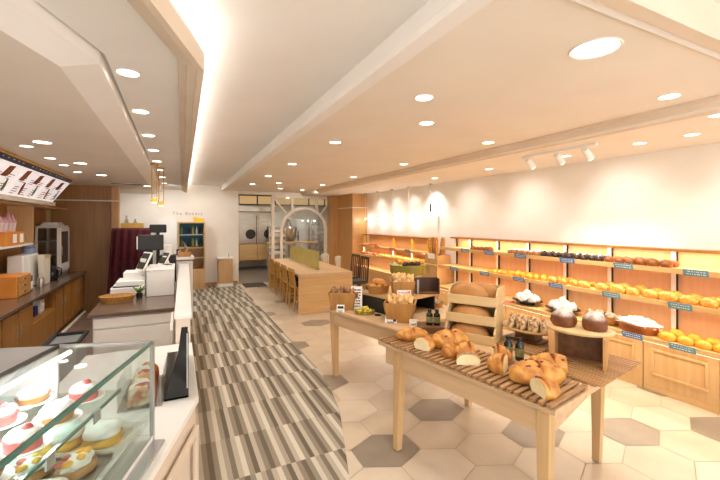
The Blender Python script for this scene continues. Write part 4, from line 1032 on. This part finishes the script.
# far end of the counter
fe = T('counter_end', 'white end cabinet of the service counter with a brown ledge', 'cabinet', (-.02, 6.92, 0))
bx('body', 'white', fe, (0, .26, 0, .5, 0, 1.0), .004); bx('ledge', 'walnut', fe, (-.02, .28, -.02, .5, 1.0, 1.02), .002); bx('top', 'white', fe, (-.02, .28, -.02, .5, 1.02, 1.06), .003)
bw = T('bread_tray', 'brown wooden tray of small rolls on the counter end cabinet', 'tray', (.01, 7.0, 1.0605))
MB().box(0, .2, 0, .3, 0, .012).box(0, .2, 0, .012, .012, .08).box(0, .2, .288, .3, .012, .08).box(0, .012, .012, .288, .012, .08).box(.188, .2, .012, .288, .012, .08).build('tray_body', 'crate', bw, bevel=.002)
for k in range(6): loaf('small_roll', 'crustl', 'small roll in the brown tray on the counter end', 'bread', (.055+.09*(k % 2), 7.06+.09*(k//2), 1.073), k, (.08, .07, .10), 'rolls in the counter end tray', seed=k, nu=14, nv=8)
tag(bx('blue_box', 'darkblue', None, (-.01, .09, 7.32, 7.41, 1.0605, 1.17), .003), 'dark blue box on the counter end behind the roll tray', 'box')
tg = tag(MB().tube([(0, 0, 0), (-.05, .02, .14), (-.09, .03, .24)], [.016, .02, .008], 8).build('bread_tongs', 'grey', None, True, loc=(.19, 7.35, 1.0605)), 'grey tongs propped up behind the small roll tray', 'tongs')
# curtain and gold tray
V = []; F = []; n = 46; zs_ = (.006, .5, 1.0, 1.48, 1.535)
for kz, zz in enumerate(zs_):
    for q in range(n):
        a = q/(n-1); fl = (1-zz/1.6)
        x = -1.07-.09*fl + (.62+.10*fl)*a; y = 8.15 - .05*fl + .03*(.35+fl)*sin(a*34) + (.04 if kz == 4 else 0)
        V.append((x, y, zz))
for kz in range(4):
    for q in range(n-1): F.append((kz*n+q, kz*n+q+1, (kz+1)*n+q+1, (kz+1)*n+q))
cu = T('covered_rack', 'tall rack draped with a dark red cloth behind the tills', 'rack', (0, 0, 0))
o = MB().add(V, F).build('cloth_front', 'red', cu, True); sm = o.modifiers.new('thick', 'SOLIDIFY'); sm.thickness = .006
MB().box(-1.08, -.46, 8.2, 8.44, .02, 1.53).build('cloth_sides', 'red', cu, bevel=.02)
gt = T('gold_tray', 'gold rimmed tray of glass ornaments on the red draped rack', 'tray', (-.94, 8.22, 1.5305))
bx('base', 'goldp', gt, (0, .36, 0, .2, 0, .02)); MB().box(0, .36, 0, .012, .02, .10).box(0, .36, .188, .2, .02, .10).box(0, .012, .012, .188, .02, .1).box(.348, .36, .012, .188, .02, .1).build('rim', 'goldp', gt, bevel=.003)
for k, (x, h, lab) in enumerate(((-.86, .22, 'taller clear glass carafe on the gold tray'), (-.72, .16, 'shorter clear glass carafe on the gold tray'))):
    tag(MB().lathe([(.03, 0), (.04, .04), (.03, h*.6), (.014, h*.8), (.02, h)], 16).build('glass_carafe', 'smoke', None, True, loc=(x, 8.32, 1.551)), lab, 'carafe')
# brass pendants
for k, (x, y, zb) in enumerate(((-.28, 5.9, 1.92), (-.21, 6.25, 1.89))):
    p = T('brass_pendant', 'brass rod pendant over the tills, %s' % ('nearer and higher one' if k == 0 else 'farther and lower one'), 'pendant light', (x, y, zb), 0, None)
    MB().cyl((-.03, 0, .05), (-.03, 0, 2.445-zb), .006).cyl((.03, 0, .05), (.03, 0, 2.445-zb), .006).build('rod', 'gold', p)
    MB().box(-.05, .05, -.05, .05, 2.43-zb, 2.449-zb).build('ceiling_plate', 'gold', p, bevel=.003)
    MB().box(-.045, .045, -.05, .05, 0, .03).box(-.03, .03, -.035, .035, .03, .06).build('lamp_body', 'gold', p, bevel=.004); MB().box(-.03, .03, -.04, .04, -.006, 0).build('diffuser', 'bulb', p)
tag(MB().box(-.06, .2, -.2, .22, .04, .44).box(-.08, .22, -.22, .24, .0, .04).build('floor_bin', 'grey', None, bevel=.01, loc=(-1.08, 4.72, .0065)), 'grey box bin on the floor between the bar and tills', 'bin')
bn = bpy.data.objects['floor_bin']
MB().box(-.08, .22, -.22, -.19, .44, .47).box(-.08, .22, .21, .24, .44, .47).box(-.08, -.05, -.19, .21, .44, .47).box(.19, .22, -.19, .21, .44, .47).build('black_rim', 'blackm', bn)

# ================================================================== BACK BAR (far left)
BYS = [3.0, 3.9, 4.8, 5.7, 6.6, 7.5, 8.35]
bl = ['nearest to the camera', 'below the wooden drawer box', 'below the white paper bags', 'with the open niche', 'in the middle of the run', 'at the panel end']
wt_ = T('bar_worktop', 'long dark brown worktop of the back bar', 'worktop', (-2.1, 3.0, .715))
bx('slab', 'stone', wt_, (0, .60, 0, 5.42, 0, .035), .003)
for k in range(6):
    y0, y1 = BYS[k]+.003, BYS[k+1]-.003; w = y1-y0
    u = T('bar_cabinet', 'caramel wood bar cabinet %s' % ('with an open niche for cartons' if k == 3 else bl[k]), 'cabinet', (-2.08, y0, 0), 0, 'cabinets of the back bar')
    bx('plinth', 'caramel', u, (0, .49, 0, w, 0, .08), 0); 
    if k == 3:
        MB().box(0, .53, 0, .02, .08, .713).box(0, .53, w-.02, w, .08, .713).box(0, .53, .02, w-.02, .08, .1).box(0, .53, .02, w-.02, .44, .46).box(0, .02, .02, w-.02, .1, .713).build('open_carcass', 'caramel', u, bevel=.002)
        bx('door', 'caramel', u, (.53, .548, .01, w-.01, .09, .44), .003)
        tag(bx('carton', 'darkblue', None, (-1.75, -1.6, y0+.3, y0+.42, .4605, .58), .003), 'dark blue carton in the bar cabinet niche', 'carton')
        tag(bx('carton', 'paper', None, (-1.75, -1.6, y0+.5, y0+.68, .4605, .62), .003), 'white carton in the bar cabinet niche', 'carton')
    else:
        bx('body', 'caramel', u, (0, .53, 0, w, .08, .713), 0)
        if k == 4: bx('dark_gap', 'blackm', u, (.53, .534, w*.42, w*.52, .12, .68), 0)
        for q in (0, 1):
            d = bx('door', 'caramel', u, (.53, .55, .012+q*w*.5, w*.5-.012+q*w*.5 - (.06 if k == 4 and q == 0 else 0), .10, .69), .004)
            bx('handle', 'grey', d, (.55, .556, (w*.5-.06 if q == 0 else w*.5+.06)-.006-(.06 if k == 4 and q == 0 else 0), (w*.5-.06 if q == 0 else w*.5+.06)+.006-(.06 if k == 4 and q == 0 else 0), .42, .54))
S(MB().box(-1.53, -1.50, 3.0, 8.4, .006, .03).build('trim_10', 'offwhite'))
hs = T('bar_shelving', 'orange brown wall shelving unit above the back bar', 'shelving', (-2.1, 3.0, .7505))
bx('back_panel', 'caramel', hs, (0, .02, 0, 5.42, 0, 1.145), 0)
for y, w_, z_ in ((3.70, .30, .61), (5.395, .08, 0)): bx('upright', 'oakz', hs, (.02, w_, y-.012, y+.012, z_, 1.12), .002)
bx('shelf', 'white', hs, (.02, .30, 0, 3.688, .585, .61), .002); bx('shelf', 'oak', hs, (.02, .32, 0, 5.40, 1.12, 1.14), 0)
# menu board
mnu = T('menu_board', 'long slanted lit menu board with food pictures above the back bar', 'menu board', (0, 0, 0))
P0, P1 = Vector((-1.74, 1.95)), Vector((-1.48, 2.315)); dn = (P1-P0).normalized(); pn = Vector((dn.y, -dn.x))
Mm = Matrix(((0, dn.x, pn.x, P0.x), (1, 0, 0, 0), (0, dn.y, pn.y, P0.y), (0, 0, 0, 1)))   # local (along Y, up the slope, outwards)
HL = (P1-P0).length
MB().prism([(P0.x, P0.y), (P1.x, P1.y), (P1.x-.04, 2.325), (-2.09, 2.325), (-2.09, 1.95)], 1.6, 7.3, 'y').build('housing', 'column', mnu)
MB().box(1.6, 7.3, HL-.065, HL-.003, .0, .008, 0, Mm).build('header_band', 'navyb', mnu)
MB().box(1.6, 7.32, HL-.003, HL+.015, -.01, .02, 0, Mm).build('top_rail', 'goldp', mnu)
S_ = MB().prism([(-2.09, 1.90), (-1.70, 1.90), (-1.70, 1.955), (-2.09, 1.95)], 1.6, 7.32, 'y').build('bottom_rail', 'offwhite', mnu)
rm = random.Random(4)
mk = MB()
y = 1.65
for k in range(6):
    for q in range(6):
        a = y+.1+q*.13; mk.box(a, a+rm.uniform(.02, .05), HL-.034, HL-.024, .008, .009, 0, Mm)
    y += .94
mk.build('header_text', 'paper', mnu)
y = 7.29
for k in range(6):
    y1 = y; y0 = y-.93; y -= .945
    p = MB().box(y0, y1, .01, HL-.068, 0, .006, 0, Mm).build('menu_panel', 'menu', mnu)
    if k > 3: continue
    mb = MB(); 
    for cx in (y1-.80, y1-.52, y1-.24):
        for q in range(4): mb.box(cx, cx+rm.uniform(.1, .2), .04+.03*q, .052+.03*q, .006, .0072, 0, Mm)
        for q in range(3): mb.box(cx, cx+rm.uniform(.08, .18), .20+.026*q, .21+.026*q, .006, .0072, 0, Mm)
    mb.build('menu_text', 'softink', p)
    for q, (cx, cz, w, h, m) in enumerate(((y1-.86, .22, .16, .15, 'photo'), (y1-.40, .22, .17, .14, 'photo'), (y1-.64, .04, .15, .17, 'photo'), (y1-.18, .05, .12, .15, 'photog'))):
        mb = MB().prism([(cx, cz), (cx+w*.8, cz), (cx+w, cz+h*.3), (cx+w*.95, cz+h), (cx+w*.12, cz+h*.9)] if q % 2 == 0 and q < 2 or q == 1 else [(cx+w*.7, cz), (cx+w, cz), (cx+w*.9, cz+h*.4), (cx+w*.3, cz+h), (cx, cz+h), (cx+w*.15, cz+h*.6)], .006, .0076, 'z', 0, Mm); mb.build('food_picture', m, p)
# things on the bar
wm = T('display_warmer', 'white framed glass food warmer at the end of the back bar', 'warmer', (-2.06, 7.74, .7505))
W, D, H = .31, .62, .84
mb = MB()
for a in (0, W-.03):
    for b in (0, D-.03): mb.box(a, a+.03, b, b+.03, .05, H)
mb.box(0, W, 0, D, H-.04, H).box(0, W, 0, D, .05, .12); mb.build('frame', 'white', wm, bevel=.003)
bx('foot', 'grey', wm, (.01, W-.01, .01, D-.01, 0, .05)); 
MB().box(.03, W-.03, .004, .010, .12, H-.04).build('side_glass', 'glass', wm)
d = MB().box(W, W+.018, .03, .07, .08, H-.03).box(W, W+.018, D-.07, D-.03, .08, H-.03).box(W, W+.018, .07, D-.07, .08, .2).box(W, W+.018, .07, D-.07, H-.1, H-.03).build('door', 'white', wm, bevel=.003)
MB().box(W+.004, W+.010, .07, D-.07, .2, H-.1).build('door_glass', glass('dark_glass', '#6a665e', .8), d); bx('handle', 'grey', d, (W+.018, W+.035, .04, .055, .35, .5))
for z in (.34, .58): bx('wire_shelf', 'grey', wm, (.015, W-.015, .015, D-.015, z, z+.008))
tag(MB().box(0, .24, 0, .34, 0, .03).box(.02, .22, .02, .32, .03, .055).build('white_tray', 'white', None, bevel=.006, loc=(-2.02, 7.86, 1.591)), 'flat white tray on top of the food warmer', 'tray')
for k, (z, m, nm) in enumerate(((1.203, 'bluebox', 'lower'), (1.288, 'grey', 'upper'))):
    tag(MB().lathe([(.065, 0), (.08, .07), (.084, .08), (.07, .08)], 24).build('stacked_bowl', m, None, True, loc=(-1.895, 6.86, z)), '%s bowl of the two stacked on the white paper bags' % ('pale blue lower' if k == 0 else 'grey upper'), 'bowl')
pb_ = T('paper_bag_stack', 'large white stack of paper bags standing on the back bar', 'bag stack', (-1.98, 6.35, .7505))
MB().prism([(0, 0), (.62, 0), (.61, .452), (.01, .452)], 0, .17, 'x').build('stack', 'white', pb_, bevel=.015); bx('band', 'paper', pb_, (-.002, .172, .2, .24, .01, .44), 0)
pb2 = T('beige_bag', 'beige folded bag leaning on the white paper bag stack', 'bag', (-1.76, 6.78, .7505))
MB().prism([(0, 0), (.24, 0), (.25, .42), (-.09, .44)], 0, .07, 'x').build('bag', 'offwhite', pb2, bevel=.012); MB().prism([(.02, .38), (.24, .38), (.25, .42), (-.04, .44)], .07, .076, 'x').build('flap', 'palebox', pb2)
tag(MB().lathe([(.04, 0), (.042, .10), (.036, .12), (.036, .135)], 20).build('steel_canister', 'steel', None, True, loc=(-1.68, 6.55, .7505)), 'small steel canister in front of the paper bags', 'canister')
wd = T('drawer_box', 'woven orange drawer box on the back bar', 'box', (-1.98, 5.75, .7505))
bx('shell', 'orangebox', wd, (0, .28, 0, .46, 0, .25), .005)
for q in range(3): 
    d = bx('drawer', 'wicker', wd, (.28, .292, .02, .44, .015+q*.078, .085+q*.078), .002); bx('knob', 'blackm', d, (.292, .30, .21, .25, .04+q*.078, .055+q*.078))
kk = T('dark_box', 'dark box with a white card beside the orange drawer box', 'box', (-1.93, 6.22, .7505))
bx('body', 'walnut', kk, (0, .22, 0, .12, 0, .20), .003); bx('card', 'paper', kk, (.22, .223, .03, .10, .03, .12), 0)
jg = T('black_jug', 'black coffee jug in front of the food warmer', 'jug', (-1.72, 7.25, .7505))
MB().lathe([(.06, 0), (.065, .02), (.06, .16), (.035, .22), (.04, .25)], 20).build('body', 'black', jg, True); MB().tube([(.055, 0, .2), (.11, 0, .18), (.11, 0, .09), (.062, 0, .05)], .01).build('handle', 'blackm', jg, True)
# cups on the white shelf
cb = T('cup_carton', 'orange carton with two white cards under the takeaway cups', 'carton', (-2.06, 5.75, 1.3610))
bx('box', 'orangebox', cb, (0, .26, 0, .62, 0, .17), .004)
for q in (.22, .44): bx('card', 'paper', cb, (.26, .263, q, q+.12, .03, .14), 0)
for k in range(8):
    c_ = T('takeaway_cup', 'takeaway cup with pink lid in the group on the orange carton', 'cup', (-1.99+.10*(k % 2), 5.85+.13*(k//2), 1.5315), 0, 'takeaway cups on the carton')
    MB().lathe([(.03, 0), (.042, .11)], 18).build('cup', 'cupw', c_, True); MB().lathe([(.045, .11), (.045, .122), (.03, .15), (.012, .17+.03*(k % 3)), (.008, .19+.03*(k % 3))], 18).build('lid', 'pink', c_, True)
vt = T('ceiling_vent', 'dark slotted ceiling vent over the red draped rack', 'vent', (-.80, 7.75, 2.318))
bx('frame', 'grey', vt, (-.25, .25, -.1, .1, 0, .0115), .001)
mb = MB()
for q in range(8): mb.box(-.23, .23, -.085+q*.022, -.073+q*.022, -.003, 0)
mb.build('slats', 'blackm', vt)

# ================================================================== LAMPS
def downlight(loc, label, group, r=.095, e=0, col=WARM, size=125):
    t = T('downlight', label, 'downlight', loc, 0, group)
    MB().lathe([(r, -.002), (r*1.12, -.006), (r*1.16, 0), (r, 0)], 28, cap=False).build('trim_ring', 'trimring', t, True)
    MB().lathe([(r, -.0025), (r, -.001)], 28).build('diffuser', 'lightdisc', t)
    if e: spot((loc[0], loc[1], loc[2]-.02), e, col, size, 1.0, r*.8)
    return t
EM = 20
for y in (2.06, 3.62, 5.24, 6.8, 8.38): downlight((1.48, y, 2.48), 'round downlight in the middle ceiling row nearest the aisle', 'downlights of the aisle row', .055, EM)
downlight((1.80, 1.12, 2.48), 'large bright downlight nearest the camera', None, .098, EM)
for y in (1.33, 2.93, 4.55, 6.26, 7.9, 9.39): downlight((2.92, y, 2.48), 'round downlight in the middle ceiling row nearest the wall shelves', 'downlights of the shelf row', .055, EM)
for x, y, d in ((1.88, 2.58, 'between the two middle rows over the near tables'), (1.95, 7.94, 'between the two middle rows over the communal table'), (2.3, 9.2, 'before the arch screen'), (3.4, 9.75, 'added to brighten the arch screen by the wood column')): downlight((x, y, 2.48), 'round downlight %s' % d, None, .055, EM*.7)  # the last downlight is an addition that brightens the arch screen
for y in (1.64, 2.04, 2.8, 3.96, 5.2): downlight((3.96, y, 2.40), 'small downlight in the lower ceiling row along the right wall', 'downlights along the right wall', .05, 12)
downlight((3.41, 1.26, 2.40), 'small downlight at the right edge by the ceiling moulding', None, .05, 12)
for y in (1.3, 2.55, 3.8, 5.0): spot((3.90, y, 2.37), 16, WARMW, 105, 1, .08, (4.6, y, 1.55))
spot((3.2, 9.1, 2.45), 30, WARMW, 110, 1, .06, (3.3, 10.4, 1.6)); spot((-.1, 8.9, 2.42), 28, WARMW, 110, 1, .06, (-.1, 10.4, 1.5)); spot((-.7, 9.0, 2.31), 22, WARMW, 110, 1, .06, (-.7, 10.4, 1.4)); spot((.8, 9.2, 2.57), 16, WARMW, 120, 1, .06, (.9, 10.4, 1.2))  # added spots without fixtures, brighten the arch screen and the back wall
for y, e in ((6.0, 26), (6.75, 8), (7.45, 8), (8.2, 8)): spot((4.2, y, 2.36), e, WARMW, 95, 1, .04, (4.6, y, 1.7))
for x, y in ((-1.03, 4.05), (-1.0, 5.3), (-.98, 6.51), (-.51, 8.13)): downlight((x, y, 2.33), 'round downlight in the low ceiling over the counter aisle', 'downlights over the counter aisle', .06, 16, WARMW)
for y in (4.32, 5.02, 5.56, 6.25): downlight((-1.21, y, 2.33), 'small downlight in the low ceiling along the menu board', 'downlights along the menu board', .045, 9, WARMW)
downlight((-.9, 2.4, 2.33), 'round downlight in the low ceiling above the pastry case', None, .06, 16, WARMW)
for y in (2.35, 3.13, 3.96, 4.76, 5.59, 6.53, 7.53, 8.7): downlight((-.235, y, 2.45), 'downlight in the soffit row above the counter edge', 'downlights of the soffit row', .05, 16, WARMW)
# track spots
tk = T('track_light', 'white ceiling track with three spot heads near the right wall', 'track light', (3.56, 2.2, 2.40))
bx('rail', 'white', tk, (-.015, .015, 0, .85, -.025, -.0005), .001)
for y in (.12, .42, .78):
    hd_ = MB().cyl((.0, y, -.045), (.09, y, -.12), .03, .04, 16).cyl((0, y, -.025), (0, y, -.05), .008).build('spot_head', 'white', tk, True)
    MB().cyl((.0905, y, -.1204), (.094, y, -.1232), .034, n=16).build('lens', 'lightdisc', hd_)
    spot((3.66, 2.2+y, 2.27), 22, WARMW, 55, .7, .03, (4.45, 2.2+y, 1.0))
# pendants
for k, (y, nm) in enumerate(((8.75, 'fourth'), (8.1, 'third'), (7.4, 'second'), (6.72, 'first'))):
    p = T('pendant_lamp', 'tiny white pendant in front of the far wall shelves, %s from the wall gap' % nm, 'pendant lamp', (4.43, y, 2.40))
    MB().cyl((0, 0, -.03), (0, 0, -.0005), .03).build('canopy', 'grey', p); MB().cyl((0, 0, -.60), (0, 0, -.03), .003, n=6).build('cord', 'paper', p)
    MB().lathe([(.012, -.60), (.04, -.65), (.042, -.655)], 16).build('shade', 'white', p, True); MB().lathe([(.01, -.635), (.028, -.655), (.02, -.68), (.004, -.69)], 14).build('bulb', 'bulb', p, True)
    point((4.43, y, 1.69), 2.2, WARMW)
br = T('wall_spot', 'black rod spotlight hanging before the wall by the gap', 'spotlight', (4.43, 5.95, 2.40))
MB().cyl((0, 0, -.03), (0, 0, -.0005), .03).cyl((0, 0, -.40), (0, 0, -.03), .004, n=6).build('rod', 'grey', br); MB().cyl((0, 0, -.55), (0, 0, -.40), .016, n=12).build('head', 'blackm', br)

# ------------------------------------------------------------------ daylight from the shop front behind the camera
S(MB().box(-2.2, 4.7, YB-.06, YB, 0, .25).box(-2.2, 4.7, YB-.06, YB, 2.55, 2.75).box(-.2, -.1, YB-.06, YB, .25, 2.55).box(2.3, 2.4, YB-.06, YB, .25, 2.55).build('window_1', 'offwhite'))
wd_ = bpy.data.worlds.new('world'); sc.world = wd_; wd_.use_nodes = True
bg = wd_.node_tree.nodes['Background']; bg.inputs['Color'].default_value = (.97, .98, 1, 1); bg.inputs['Strength'].default_value = 2.4

sc.view_settings.view_transform = 'Standard'; sc.view_settings.look = 'None'
sc.view_settings.gamma = 1; sc.view_settings.use_curve_mapping = False
sc.view_settings.exposure = .66
sc.cycles.max_bounces = 8; sc.cycles.diffuse_bounces = 5; sc.cycles.glossy_bounces = 3; sc.cycles.transparent_max_bounces = 12
sc.cycles.sample_clamp_indirect = 4; sc.cycles.caustics_reflective = False; sc.cycles.caustics_refractive = False
